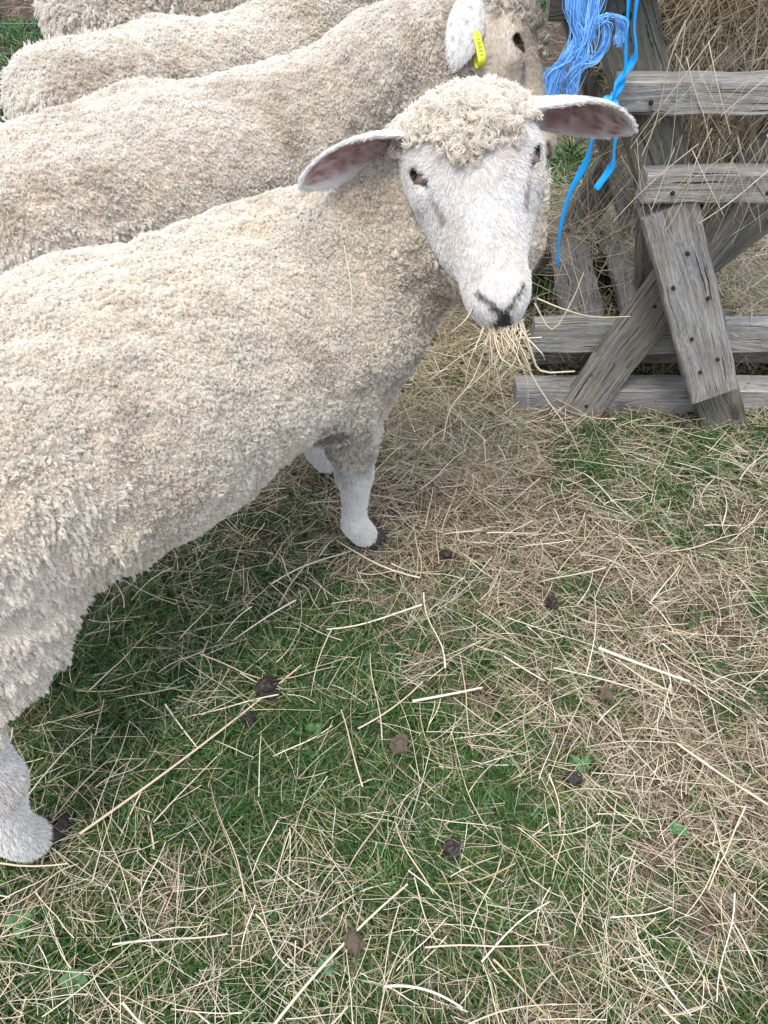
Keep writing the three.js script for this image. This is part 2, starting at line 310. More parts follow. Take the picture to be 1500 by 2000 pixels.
{ // dead thatch close to the soil, then loose hay on top
  const R = rngOf(33), S = new Strands();
  for (let k = 0; k < 120000; k++) {
    const z = -0.02 - 1.75 * R(), x = (R() * 2 - 1) * (0.55 + 0.42 * -z), b = 1 - green(x, z);
    if (R() > 0.26 + 0.74 * b) continue;
    const a = R() * 6.283, L = 0.012 + 0.045 * R() * R() + 0.01, pile = 0.016 * b * R();
    S.add(V(x, groundY(x, z) + 0.001 + pile, z), V(Math.cos(a), (R() - 0.35) * 0.55, Math.sin(a)), L, R() * 6.28, vary(pick(R, LITTER), R, 0.3), R, 1.0);
  }
  for (let k = 0; k < 26000; k++) {
    const z = -1.4 - 4.0 * R(), x = (R() * 2 - 1) * 2.4, a = R() * 6.283;
    S.add(V(x, groundY(x, z) + 0.012 * R(), z), V(Math.cos(a), (R() - 0.4) * 0.6, Math.sin(a)), 0.03 + 0.10 * R(), R() * 6.28, vary(pick(R, LITTER), R, 0.3), R);
  }
  S.build('litter', 'brown dead grass litter matted on the ground', 'litter');
  const T = new Strands();
  for (let k = 0; k < 52000; k++) {
    const z = -0.02 - 1.6 * R(), x = (R() * 2 - 1) * (0.55 + 0.42 * -z), b = 1 - green(x, z), near = smooth(-0.75, -1.3, z);
    if (R() > (0.36 + 0.25 * b + 0.25 * near) * (0.6 + 0.5 * smooth(-0.35, 0.4, noise3(x * 6, 21, z * 6)))) continue;
    const a = 3.2 * noise3(x * 7, 31, z * 7) + (R() - 0.5) * 4.2, L = 0.025 + 0.09 * R() * R() * R() + 0.03 * R();
    T.add(V(x, groundY(x, z) + 0.010 + 0.018 * R(), z), V(Math.cos(a), (R() - 0.5) * 0.28, Math.sin(a)), L, R() * 6.28, vary(pick(R, R() < 0.75 ? PALE : HAY), R, 0.22), R, 1.0);
  }
  for (let k = 0; k < 620; k++) {      // longer, coarser stalks
    const z = -0.05 - 1.3 * R(), x = (R() * 2 - 1) * (0.5 + 0.42 * -z), a = R() * 6.283, L = 0.06 + 0.11 * R();
    T.add(V(x, groundY(x, z) + 0.020 + 0.014 * R(), z), V(Math.cos(a), (R() - 0.5) * 0.16, Math.sin(a)), L, R() * 6.28, vary(pick(R, PALE), R, 0.15), R, 0.85);
  }
  T.build('loose_hay', 'pale loose hay stalks scattered over the grass', 'hay');
}
// ---------------------------------------------------------------- sheep
// distance to a tapered capsule
function cone(p, a, b, ra, rb) {
  const bx = b[0] - a[0], by = b[1] - a[1], bz = b[2] - a[2], px = p[0] - a[0], py = p[1] - a[1], pz = p[2] - a[2];
  const t = clamp((px * bx + py * by + pz * bz) / (bx * bx + by * by + bz * bz + 1e-12));
  return Math.hypot(px - bx * t, py - by * t, pz - bz * t) - (ra + (rb - ra) * t);
}
function ball(p, c, r) { // ellipsoid
  const x = (p[0] - c[0]) / r[0], y = (p[1] - c[1]) / r[1], z = (p[2] - c[2]) / r[2], k0 = Math.hypot(x, y, z), k1 = Math.hypot(x / r[0], y / r[1], z / r[2]);
  return k1 < 1e-9 ? -Math.min(...r) : k0 * (k0 - 1) / k1;
}
const smin = (a, b, k) => { const h = clamp(0.5 + 0.5 * (b - a) / k); return b + (a - b) * h - k * h * (1 - h); };
const smax = (a, b, k) => -smin(-a, -b, k);
// naive surface nets over a box
function polygonise(f, lo, hi, cell) {
  const n = [0, 1, 2].map((i) => Math.ceil((hi[i] - lo[i]) / cell) + 1), [nx, ny, nz] = n, F = new Float32Array(nx * ny * nz), q = [0, 0, 0];
  // coarse skip: evaluate every fourth sample first and fill far cells
  const id = (i, j, k) => (k * ny + j) * nx + i, st = 4, far = cell * st * 1.8;
  F.fill(NaN);
  for (let k = 0; k < nz; k += st) for (let j = 0; j < ny; j += st) for (let i = 0; i < nx; i += st) {
    q[0] = lo[0] + (i + 1.5) * cell; q[1] = lo[1] + (j + 1.5) * cell; q[2] = lo[2] + (k + 1.5) * cell;
    const d = f(q), skip = Math.abs(d) > far;
    for (let c = k; c < Math.min(nz, k + st); c++) for (let b = j; b < Math.min(ny, j + st); b++) for (let a = i; a < Math.min(nx, i + st); a++) {
      if (skip) { F[id(a, b, c)] = d; continue; }
      q[0] = lo[0] + a * cell; q[1] = lo[1] + b * cell; q[2] = lo[2] + c * cell; F[id(a, b, c)] = f(q);
    }
  }
  const vid = new Int32Array(nx * ny * nz).fill(-1), P = [], I = [];
  for (let k = 0; k < nz - 1; k++) for (let j = 0; j < ny - 1; j++) for (let i = 0; i < nx - 1; i++) {
    let mask = 0, sx = 0, sy = 0, sz = 0, e = 0; const v = [];
    for (let c = 0; c < 8; c++) { const d = F[id(i + (c & 1), j + ((c >> 1) & 1), k + (c >> 2))]; v.push(d); if (d < 0) mask |= 1 << c; }
    if (mask === 0 || mask === 255) continue;
    for (let a = 0; a < 8; a++) for (let s = 1; s <= 4; s <<= 1) { if (a & s) continue; const b = a | s; if ((v[a] < 0) === (v[b] < 0)) continue; const t = v[a] / (v[a] - v[b]); sx += (a & 1) + (s === 1 ? t : 0); sy += ((a >> 1) & 1) + (s === 2 ? t : 0); sz += (a >> 2) + (s === 4 ? t : 0); e++; }
    vid[id(i, j, k)] = P.length / 3; P.push(lo[0] + (i + sx / e) * cell, lo[1] + (j + sy / e) * cell, lo[2] + (k + sz / e) * cell);
  }
  const quad = (a, b, c, d, flip) => { if (a < 0 || b < 0 || c < 0 || d < 0) return; flip ? I.push(a, c, b, a, d, c) : I.push(a, b, c, a, c, d); };
  for (let k = 1; k < nz - 1; k++) for (let j = 1; j < ny - 1; j++) for (let i = 1; i < nx - 1; i++) {
    const d0 = F[id(i, j, k)] < 0;
    if (d0 !== F[id(i + 1, j, k)] < 0) quad(vid[id(i, j - 1, k - 1)], vid[id(i, j, k - 1)], vid[id(i, j, k)], vid[id(i, j - 1, k)], !d0);
    if (d0 !== F[id(i, j + 1, k)] < 0) quad(vid[id(i - 1, j, k - 1)], vid[id(i - 1, j, k)], vid[id(i, j, k)], vid[id(i, j, k - 1)], !d0);
    if (d0 !== F[id(i, j, k + 1)] < 0) quad(vid[id(i - 1, j - 1, k)], vid[id(i, j - 1, k)], vid[id(i, j, k)], vid[id(i - 1, j, k)], !d0);
  }
  const N = new Float32Array(P.length), h = cell * 0.6;
  for (let v = 0; v < P.length; v += 3) {
    const x = P[v], y = P[v + 1], z = P[v + 2];
    let a = f([x + h, y, z]) - f([x - h, y, z]), b = f([x, y + h, z]) - f([x, y - h, z]), c = f([x, y, z + h]) - f([x, y, z - h]); const l = Math.hypot(a, b, c) || 1;
    N[v] = a / l; N[v + 1] = b / l; N[v + 2] = c / l;
  }
  const g = new THREE.BufferGeometry(); g.setAttribute('position', new THREE.Float32BufferAttribute(P, 3)); g.setAttribute('normal', new THREE.BufferAttribute(N, 3)); g.setIndex(I); return g;
}
// the head in its own axes: x to the sheep's left, y up over the crown, z out of the forehead; the nose is at y = -0.285
const EYE = [0.0595, -0.106, -0.036], LID0 = [0.0690, -0.099, -0.027], LID1 = [0.0600, -0.124, -0.014];
function headField(p) {
  const m = [Math.abs(p[0]), p[1], p[2]];
  let d = ball(p, [0, -0.060, -0.064], [0.084, 0.054, 0.070]);                                   // cranium
  d = smin(d, ball(p, [0, -0.10, -0.055], [0.070, 0.062, 0.055]), 0.03);                          // brow
  d = smin(d, cone(m, [0.052, -0.092, -0.042], [0.054, -0.118, -0.044], 0.027, 0.0225), 0.016);     // orbit
  d = smin(d, cone(p, [0, -0.10, -0.048], [0, -0.232, -0.030], 0.049, 0.0265), 0.03);             // bridge of the nose
  d = smin(d, cone(m, [0.015, -0.14, -0.07], [0.008, -0.238, -0.048], 0.037, 0.022), 0.03);
  d = smin(d, ball(p, [0, -0.256, -0.041], [0.0325, 0.031, 0.034]), 0.022);                       // muzzle
  d = smin(d, cone(p, [0, -0.10, -0.120], [0, -0.246, -0.070], 0.050, 0.019), 0.035);             // jaw
  d = smin(d, cone(m, [0.036, -0.10, -0.095], [0.022, -0.17, -0.086], 0.045, 0.027), 0.03);       // cheek
  d = smin(d, ball(p, [0, -0.270, -0.058], [0.024, 0.015, 0.019]), 0.010);                        // lower lip
  // mouth slit
  d = smax(d, -cone(m, [0.0, -0.283, -0.053], [0.022, -0.270, -0.060], 0.0022, 0.0026), 0.004);
  d = smax(d, -cone(m, [0.022, -0.270, -0.060], [0.032, -0.244, -0.070], 0.0026, 0.0018), 0.004);
  // nostrils: a comma running out and up from the nose pad; philtrum
  d = smax(d, -cone(m, [0.005, -0.281, -0.027], [0.016, -0.275, -0.0165], 0.0036, 0.0042), 0.005);
  d = smax(d, -cone(m, [0.016, -0.275, -0.0165], [0.026, -0.259, -0.0175], 0.0042, 0.0020), 0.005);
  d = smax(d, -cone(p, [0, -0.283, -0.028], [0, -0.289, -0.046], 0.0016, 0.0014), 0.004);
  // tear groove below the eye, temple hollow
  d = smax(d, -cone(m, [0.062, -0.133, -0.014], [0.051, -0.160, -0.016], 0.004, 0.003), 0.012);
  // lid opening
  d = smax(d, -cone(m, LID0, LID1, 0.0066, 0.0020), 0.003);
  return d;
}
const ribbonLock = (seed, nS, turns, rad, width, conv, spread = 1, jit = 6.283) => {   // lock of fibres, unit high, unit radius
  const R = rngOf(seed), o = { p: [], i: [] }, ph0 = R() * 6.283;
  for (let s = 0; s < nS; s++) {
    const a = R() * 6.283, r = Math.sqrt(R()) * spread, ph = ph0 + (R() - 0.5) * jit, h = 0.75 + 0.25 * R(), pts = [], n = 6, tu = turns * (0.85 + 0.3 * R());
    for (let k = 0; k <= n; k++) { const t = k / n, c = (1 - conv * t) * r, w = rad * smooth(0, 0.4, t); pts.push(V(Math.cos(a) * c + w * Math.cos(ph + tu * 6.283 * t), (t * h), Math.sin(a) * c + w * Math.sin(ph + tu * 6.283 * t))); }
    ribbon(pts, (t) => width * (1 - 0.55 * t), R() * 6.28, (R() - 0.5) * 3, o);
  }
  return o;
};
// fibres are built in real proportions: lateral unit = 1 / aspect of the height
function lockSet(seed, count, nS, turns, rad, width, conv, aspect, spread, jit) {
  return Array.from({ length: count }, (_, i) => { const o = ribbonLock(seed + i, nS, turns, rad, width, conv, spread, jit); for (let k = 0; k < o.p.length; k += 3) { o.p[k] *= aspect; o.p[k + 2] *= aspect; } return ribbonGeo(o); });
}
const woolLocks = lockSet(101, 8, 13, 1.05, 0.62, 0.15, 0.3, 0.40, 0.5, 1.1);      // short springy curls
const longLocks = lockSet(131, 8, 16, 1.1, 0.42, 0.14, 0.35, 0.20, 0.75, 2.6);     // hanging staples
const hairLocks = lockSet(161, 5, 7, 0.15, 0.25, 0.22, 0.2, 0.22);      // short straight face hair
const woolMat = new THREE.MeshPhysicalMaterial({ color: 0xffffff, roughness: 1, side: THREE.DoubleSide, transmission: 0.45, thickness: 0 });
const skinMat = matOf({ vertexColors: true, roughness: 0.95 });
const hairMat = matOf({ color: 0xffffff, roughness: 0.7, side: THREE.DoubleSide });
const hoofMat = matOf({ color: lin(0.03, 0.026, 0.023), roughness: 0.55 });
const WOOL = [0.92, 0.865, 0.775], FACE = [0.80, 0.775, 0.745];
function hash3(i, j, k) { let h = Math.imul(i, 374761393) ^ Math.imul(j, 668265263) ^ Math.imul(k, 2147483647 - 1640531527); h = Math.imul(h ^ (h >>> 13), 1274126177); return ((h ^ (h >>> 16)) >>> 0); }
function cellCentre(p, s, out) {    // nearest jittered lattice point
  const ci = Math.floor(p.x / s), cj = Math.floor(p.y / s), ck = Math.floor(p.z / s); let best = 1e9;
  for (let a = -1; a <= 1; a++) for (let b = -1; b <= 1; b++) for (let c = -1; c <= 1; c++) {
    const h = hash3(ci + a, cj + b, ck + c), x = (ci + a + (h & 1023) / 1024) * s, y = (cj + b + ((h >> 10) & 1023) / 1024) * s, z = (ck + c + ((h >>> 20) & 1023) / 1024) * s;
    const d = (x - p.x) ** 2 + (y - p.y) ** 2 + (z - p.z) ** 2; if (d < best) { best = d; out.set(x, y, z); }
  }
  return Math.sqrt(best) / s;
}
function sampleSurface(geo, perM2, R, visit) {
  const P = geo.attributes.position.array, N = geo.attributes.normal.array, I = geo.index.array, a = V(), b = V(), c = V(), e = V(), f = V(), p = V(), n = V();
  for (let t = 0; t < I.length; t += 3) {
    const i = I[t] * 3, j = I[t + 1] * 3, k = I[t + 2] * 3;
    a.set(P[i], P[i + 1], P[i + 2]); b.set(P[j], P[j + 1], P[j + 2]); c.set(P[k], P[k + 1], P[k + 2]);
    const area = e.subVectors(b, a).cross(f.subVectors(c, a)).length() / 2; let m = area * perM2; m = Math.floor(m) + (R() < m % 1 ? 1 : 0);
    for (let q = 0; q < m; q++) {
      let u = R(), v = R(); if (u + v > 1) { u = 1 - u; v = 1 - v; } const w = 1 - u - v;
      p.set(a.x * w + b.x * u + c.x * v, a.y * w + b.y * u + c.y * v, a.z * w + b.z * u + c.z * v);
      n.set(N[i] * w + N[j] * u + N[k] * v, N[i + 1] * w + N[j + 1] * u + N[k + 1] * v, N[i + 2] * w + N[j + 2] * u + N[k + 2] * v).normalize();
      visit(p, n);
    }
  }
}
function earGeo(len, wid, side, cup, fold) {   // root at the origin, tip along +x * side; y up; hollow faces -y / +z
  const nu = 22, nv = 14, p = [], c = [], idx = [], th = 0.0022;
  const at = (u, v) => {
    const w = wid * Math.pow(Math.sin(Math.PI * Math.pow(mixN(0.2, 1, u), 0.9)), 0.68) * (u > 0.97 ? 0.9 : 1), roll = cup * (1 - 0.55 * u), ang = v * roll + fold * (1 - u), rr = w / 2 / Math.max(0.3, roll);
    return V(side * (u * len), rr * Math.cos(ang) - rr * 0.8, rr * Math.sin(ang) + 0.0);
  };
  for (let s = 0; s < 2; s++) for (let i = 0; i <= nu; i++) for (let j = 0; j <= nv; j++) {
    const u = i / nu, v = j / nv * 2 - 1, q = at(u, v), q2 = at(u, v * 1.001 + 0.01).sub(at(u, v - 0.01)), q1 = at(Math.min(1, u + 0.01), v).sub(at(Math.max(0, u - 0.01), v));
    const n = V().crossVectors(q1, q2).normalize().multiplyScalar(-side); const t = th * (1 - Math.abs(v) ** 4) * (1 - u ** 6) + 0.0006;
    q.addScaledVector(n, s ? t : -t); p.push(q.x, q.y, q.z);
    if (s) { const k = (1 + 0.08 * noise3(u * 9, v * 4, 3)) * (1 - 0.45 * smooth(0.35, 0.75, noise3(u * 11 + 4, v * 5, 7) + 0.3 * noise3(u * 40, v * 20, 2))); c.push(FACE[0] * k, FACE[1] * k, FACE[2] * k); }
    else { // pink-brown hollow with darker freckles, pale towards the edge
      const e = smooth(0.62, 0.98, Math.abs(v + 0.15)) + smooth(0.9, 1, u), bl = clamp(0.5 + 0.9 * noise3(u * 5, v * 2.2, 8) + 0.5 * noise3(u * 14, v * 7, 9)), fr = 0.75 * smooth(0.35, 0.8, noise3(u * 9, v * 13, 5) + 0.35 * noise3(u * 34, v * 30, 6));
      const A = [mixN(0.52, 0.33, bl), mixN(0.40, 0.20, bl), mixN(0.40, 0.19, bl)], E = clamp(e);
      for (let m = 0; m < 3; m++) c.push(mixN(mixN(A[m], A[m] * 0.35, fr), FACE[m] * 0.86, E));
    }
  }
  const row = nv + 1, S = (nu + 1) * row;
  for (let s = 0; s < 2; s++) for (let i = 0; i < nu; i++) for (let j = 0; j < nv; j++) { const a = s * S + i * row + j, b = a + row; (s === 1) === (side > 0) ? idx.push(a, b, a + 1, a + 1, b, b + 1) : idx.push(a, a + 1, b, a + 1, b + 1, b); }
  for (let i = 0; i < nu; i++) for (const j of [0, nv]) { const a = i * row + j, b = a + row; idx.push(a, b, a + S, a + S, b, b + S); }
  const g = new THREE.BufferGeometry(); g.setAttribute('position', new THREE.Float32BufferAttribute(p, 3)); g.setAttribute('color', new THREE.Float32BufferAttribute(c, 3)); g.setIndex(idx); g.computeVertexNormals(); return g;
}
function basis(xd, yd, zd) { return new THREE.Matrix4().makeBasis(xd, yd, zd); }

function makeSheep(o) {
  const root = tag(group('sheep', V(o.at[0], 0, o.at[1]), o.turn), o.label, 'sheep', 'sheep feeding side by side at the hay rack');
  root.updateMatrixWorld();
  const inv = root.matrixWorld.clone().invert(), S = o.size, R = rngOf(o.seed);
  // head placement: world axes given as nose direction and facing
  let H = null, Hi = null;
  if (o.head) {
    const nose = o.head.nose.clone().normalize(), face = o.head.face.clone(); face.addScaledVector(nose, -face.dot(nose)).normalize();
    const yd = nose.clone().negate(), xd = V().crossVectors(yd, face);
    H = basis(xd, yd, face); H.setPosition(o.head.poll); H.premultiply(inv); H.scale(V(1, 1, 1).multiplyScalar(o.head.size ?? 1)); Hi = H.clone().invert();
  }
  const hp = (x, y, z) => V(x, y, z).applyMatrix4(H).toArray();
  const k = S;      // scale of the trunk
  const T = o.trunk ?? {}, sag = T.sag ?? 0, bend = T.bend ?? 0;      // bend: sideways shift of the forehand
  const bones = [];
  const B = (a, b, ra, rb, s = 0.05) => bones.push([a.map((v) => v * k), b.map((v) => v * k), ra * k, rb * k, s * k]);
  for (const s of [-1, 1]) {
    B([-0.36, 0.465, 0.05 * s], [-0.05, 0.46, 0.055 * s], 0.138, 0.146);
    B([-0.05, 0.46, 0.055 * s], [0.24, 0.468, 0.045 * s + bend * 0.4], 0.146, 0.136);
    B([-0.33, 0.44, 0.09 * s], [-0.32, 0.365, 0.112 * s], 0.110, 0.086, 0.05);            // haunch
    const hx = s > 0 ? (o.hind ?? -0.37) : (o.hindFar ?? -0.33), fx = s > 0 ? (o.fore ?? 0.27) : (o.foreFar ?? 0.33);
    const hq = s > 0 ? (o.hock ?? 0) : 0, hz = s > 0 ? (o.hindZ ?? 0.11) : -0.11; B([-0.32, 0.365, 0.112 * s], [hx + hq * 0.5, 0.29, mixN(0.112 * s, hz + hq * 0.5, 0.8)], 0.082, 0.044, 0.04); B([hx + hq * 0.5, 0.29, mixN(0.112 * s, hz + hq * 0.5, 0.8)], [hx - 0.005 + hq, 0.215, hz + hq * 0.6], 0.043, 0.027, 0.03);
    B([hx - 0.005 + hq, 0.215, hz + hq * 0.6], [hx + 0.002 + hq * 0.25, 0.085, hz + hq * 0.15], 0.0265, 0.018, 0.02);   // hock to fetlock
    B([hx + 0.002 + hq * 0.25, 0.085, hz + hq * 0.15], [hx + 0.020, 0.038, hz], 0.0235, 0.0235, 0.015);
    const fz = 0.095 * s + bend * 0.3;
    B([0.25, 0.445, 0.08 * s + bend * 0.4], [0.235, 0.39, 0.09 * s + bend * 0.3], 0.115, 0.082, 0.05);  // shoulder
    B([0.235, 0.385, 0.09 * s + bend * 0.3], [fx - 0.006, 0.285, fz], 0.076, 0.043, 0.03); B([fx - 0.006, 0.285, fz], [fx - 0.008, 0.205, fz], 0.042, 0.027, 0.025);
    B([fx - 0.004, 0.195, fz], [fx - 0.010, 0.085, fz], 0.0255, 0.0150, 0.02);
    B([fx - 0.010, 0.085, fz], [fx + 0.014, 0.038, fz], 0.0215, 0.0215, 0.015);
  }
  B([0.24, 0.465, bend * 0.5], [0.322, 0.47, bend], 0.138, 0.115, 0.06);                    // chest
  if (T.belly) B([-0.15, 0.45, 0], [0.08, 0.455, 0], 0.158, 0.150, 0.05);
  const neck = o.neckWorld ? o.neckWorld.map(([p, rr]) => [p.clone().applyMatrix4(inv).toArray(), rr]) : (o.neck ?? []);   // [local points, radius]
  for (let i = 0; i < neck.length - 1; i++) bones.push([neck[i][0], neck[i + 1][0], neck[i][1], neck[i + 1][1], 0.035]);
  if (H) { bones.push([neck.at(-1)[0], hp(0, -0.06, -0.115), neck.at(-1)[1], 0.086, 0.04]); bones.push([hp(0, -0.07, -0.125), hp(0.008, -0.14, -0.135), 0.090, 0.078, 0.03]); }
  const sink = o.sink ?? 0.005; const bodyField = (p) => { let d = 1e3; for (const [a, b, ra, rb, s] of bones) { const e = cone(p, a, b, ra, rb); d = d > 1 ? e : smin(d, e, s); } return d + (p[1] > 0.25 * k ? sink + 0.010 * fbm(p[0] * 7 + o.seed, p[1] * 7, p[2] * 7, 2) + 0.005 * noise3(p[0] * 22, p[1] * 22 + o.seed, p[2] * 22) : 0); };
  const lo = [1e9, 1e9, 1e9], hi = [-1e9, -1e9, -1e9];
  for (const [a, b, ra, rb] of bones) for (let i = 0; i < 3; i++) { lo[i] = Math.min(lo[i], a[i] - ra - 0.03, b[i] - rb - 0.03); hi[i] = Math.max(hi[i], a[i] + ra + 0.03, b[i] + rb + 0.03); }
  const parts = [], bodyG = polygonise(bodyField, lo, hi, o.cell ?? 0.010);
  const isLeg = (p) => { const y = p.y / k; return smooth(0.250, 0.215, y + 0.018 * noise3(p.x * 30, p.y * 30, p.z * 30) - (p.x < -0.1 ? 0.045 : 0.0)); };
  const dirt = (p) => {     // mud and grease that stains the fleece behind the elbow and above the knee
    let d = 0; const q = V();
    for (const [x, y, z, r, a] of o.stains ?? []) { const e = Math.hypot(p.x - x, p.y - y, p.z - z) / r + 0.5 * noise3(p.x * 26, p.y * 26, p.z * 26) + 0.55 * noise3(p.x * 110, p.y * 110, p.z * 110); d = Math.max(d, a * smooth(1.0, 0.35, e)); }
    return clamp(d);
  };
  const tint = (p, base, warm = 1) => {
    const n = fbm(p.x * 7 + o.seed, p.y * 7, p.z * 7, 3), m = noise3(p.x * 24, p.y * 24 + o.seed, p.z * 24), d = dirt(p), y = smooth(0.1, 0.55, fbm(p.x * 4.5, p.y * 4.5 + 9, p.z * 4.5 + o.seed, 2)) * 0.22 * warm;
    const v = 1 + 0.06 * n + 0.025 * m, W = o.tone ?? [1, 1, 1], st = 0.16 * smooth(0.15, 0.5, fbm(p.x * 5 + 3, p.y * 5, p.z * 5 + o.seed, 3) + 0.2 * noise3(p.x * 70, p.y * 70, p.z * 70)); let r = base[0] * v * W[0] * (1 - 0.8 * st), g = base[1] * v * W[1] * (1 - 0.05 * y - st), b = base[2] * v * W[2] * (1 - 0.16 * y - 1.25 * st);
    return [mixN(r, 0.12, d), mixN(g, 0.105, d), mixN(b, 0.095, d)];
  };
  const put = (g, fn) => { const P = g.attributes.position.array, N = g.attributes.normal.array, c = new Float32Array(P.length), p = V(), n = V(); for (let i = 0; i < P.length; i += 3) { p.set(P[i], P[i + 1], P[i + 2]); n.set(N[i], N[i + 1], N[i + 2]); const t = fn(p, n); c[i] = t[0]; c[i + 1] = t[1]; c[i + 2] = t[2]; } g.setAttribute('color', new THREE.BufferAttribute(c, 3)); };
  put(bodyG, (p) => { const l = isLeg(p); return tint(p, l > 0.5 ? FACE : [0.60, 0.495, 0.41]); });   // pink skin under the fleece
  parts.push(bodyG);
  // ---- head
  const faceTint = (x, y, z) => { // head axes
    const ax = Math.abs(x); let c = [...FACE];
    const pink = clamp(0.3 + 0.7 * noise3(x * 17 + o.seed, y * 13, z * 17) + 0.6 * noise3(x * 60, y * 60, z * 60)); c = [c[0] * (1 - 0.06 * pink), c[1] * (1 - 0.11 * pink), c[2] * (1 - 0.15 * pink)]; if (o.faceTone) c = c.map((v, i) => v * o.faceTone[i]);
    const nos = Math.min(cone([ax, y, z], [0.0, -0.283, -0.028], [0.016, -0.275, -0.0165], 0.0044, 0.0028), cone([ax, y, z], [0.016, -0.275, -0.0165], [0.026, -0.259, -0.0175], 0.0028, 0.0014), cone([ax, y, z], [0, -0.286, -0.033], [0.004, -0.291, -0.050], 0.008, 0.009));
    const dk = smooth(0.006, -0.002, nos + 0.003 * noise3(x * 300, y * 300, z * 300));
    const eyeD = cone([ax, y, z], LID0, LID1, 0.0090, 0.0036), ek = smooth(0.0022, -0.001, eyeD);
    const tr = z < -0.05 ? 0 : smooth(0.003, -0.002, cone([ax, y, 0], [0.057, -0.130, 0], [0.047, -0.158, 0], 0.001, 0.0034)) * 0.6;
    const mo = smooth(0.004, -0.001, Math.min(cone([ax, y, z], [0, -0.283, -0.053], [0.022, -0.270, -0.060], 0.003, 0.003), cone([ax, y, z], [0.022, -0.270, -0.060], [0.032, -0.244, -0.070], 0.003, 0.002)));
    const D = [0.04, 0.034, 0.035], E = [0.035, 0.026, 0.024], G = [0.22, 0.14, 0.15];
    for (let i = 0; i < 3; i++) { c[i] = mixN(c[i], G[i], tr); c[i] = mixN(c[i], D[i] * 1.6, mo * 0.8); c[i] = mixN(c[i], D[i], dk); c[i] = mixN(c[i], E[i], ek); }
    return c;
  };
  let headG = null;
  if (H) {
    headG = polygonise(headField, [-0.10, -0.31, -0.19], [0.10, 0.06, 0.05], o.head.cell ?? 0.0025);
    put(headG, (p) => faceTint(p.x, p.y, p.z)); headG.applyMatrix4(H); parts.push(headG);
  }
  mesh('body', parts.length > 1 ? mergeGeometries(parts) : bodyG, skinMat, root);
  // ---- fleece
  const woolOnHead = (q) => { // q in head axes; 1 where curls grow: crown, behind the ears, back of the jaw
    const top = smooth(-0.118, -0.092, q.y + 0.010 * noise3(q.x * 40, q.y * 40, 2) - 0.95 * Math.max(0, Math.abs(q.x) - 0.022)), back = smooth(-0.092, -0.112, q.z + 0.010 * noise3(q.x * 40, q.y * 40, 5)) * smooth(-0.235, -0.19, q.y);
    return Math.max(top, back);
  };
  const short = woolLocks.map(() => new Copies()), long = longLocks.map(() => new Copies()), hair = hairLocks.map(() => new Copies());
  const c0 = V(), dir = V(), w = V(), nn = V(), grav = V(0, -1, 0), q = V(), backw = V(-1, 0, 0);
  const seen = (p) => { w.copy(p).applyMatrix4(root.matrixWorld).project(camera); return w.z < 1 && Math.abs(w.x) < 1.35 && Math.abs(w.y) < 1.25; };
  const lockAt = (p, n, L0, cell0, hang, shag) => {
    const zone = fbm(p.x * 16 + o.seed, p.y * 16, p.z * 16, 2) + 0.35 * (R() - 0.5), sz = zone < -0.2 ? 0.82 : zone < 0.12 ? 1 : zone < 0.34 ? 1.22 : 1.5, cell = cell0 * sz, L = L0 * (0.7 + 0.3 * sz);
    const e = cellCentre(p, cell, c0); nn.copy(n);
    const len = L * (1.12 - 0.55 * e * e) * (0.75 + 0.5 * R()) * (1 + 0.25 * noise3(p.x * 40, p.y * 40, p.z * 40));
    dir.copy(c0).sub(p).addScaledVector(nn, -c0.clone().sub(p).dot(nn)).multiplyScalar(0.8 / len);
    w.copy(grav).addScaledVector(nn, -grav.dot(nn)); dir.addScaledVector(w, hang); w.copy(backw).addScaledVector(nn, -backw.dot(nn)); dir.addScaledVector(w, hang * 0.35);
    dir.addScaledVector(nn, 1); dir.x += (R() - 0.5) * shag; dir.y += (R() - 0.5) * shag; dir.z += (R() - 0.5) * shag;
    const t = tint(p, WOOL), v = 0.965 + 0.07 * R(); q.copy(p).addScaledVector(nn, -0.002);
    return [frame(q, dir, R() * 6.28, len, len, len), t[0] * v, t[1] * v, t[2] * v];
  };
  const dens = o.density;
  sampleSurface(bodyG, dens, R, (p, n) => {
    const leg = isLeg(p); if (H) { q.copy(p).applyMatrix4(Hi); if (headField([q.x, q.y, q.z]) < -0.004) return; }
    if (!seen(p) && R() > 0.12) return;
    if (leg > 0.5) { if (p.y < 0.03 * k) return; const t = tint(p, FACE), v = 0.88 + 0.24 * R(); dir.set(0, -1, 0).addScaledVector(n, 0.35 + 0.3 * R()); dir.x += (R() - 0.5) * 0.5; dir.z += (R() - 0.5) * 0.5; hair[Math.floor(R() * 5)].add(frame(p, dir, R() * 6.28, p.x < 0 ? 0.011 : 0.0075, p.x < 0 ? 0.011 : 0.0075, p.x < 0 ? 0.011 : 0.0075), t[0] * v, t[1] * v, t[2] * v); return; }
    const rear = smooth(-0.12, -0.30, p.x / k + 0.25 * (0.42 - p.y / k) ) * smooth(0.62, 0.42, p.y / k), hang = (o.hang ?? 0.16) + 2.0 * rear;
    if (R() < rear * 0.85) { if (R() < 0.55) return; long[Math.floor(R() * 8)].add(...lockAt(p, n, (o.shag ?? 0.022) * (o.staple ?? 1.9), (o.clump ?? 0.010) * 2.4, hang, 0.4)); }
    else short[Math.floor(R() * 8)].add(...lockAt(p, n, (o.shag ?? 0.011), o.clump ?? 0.009, hang, o.frizz ?? 0.6));
  });
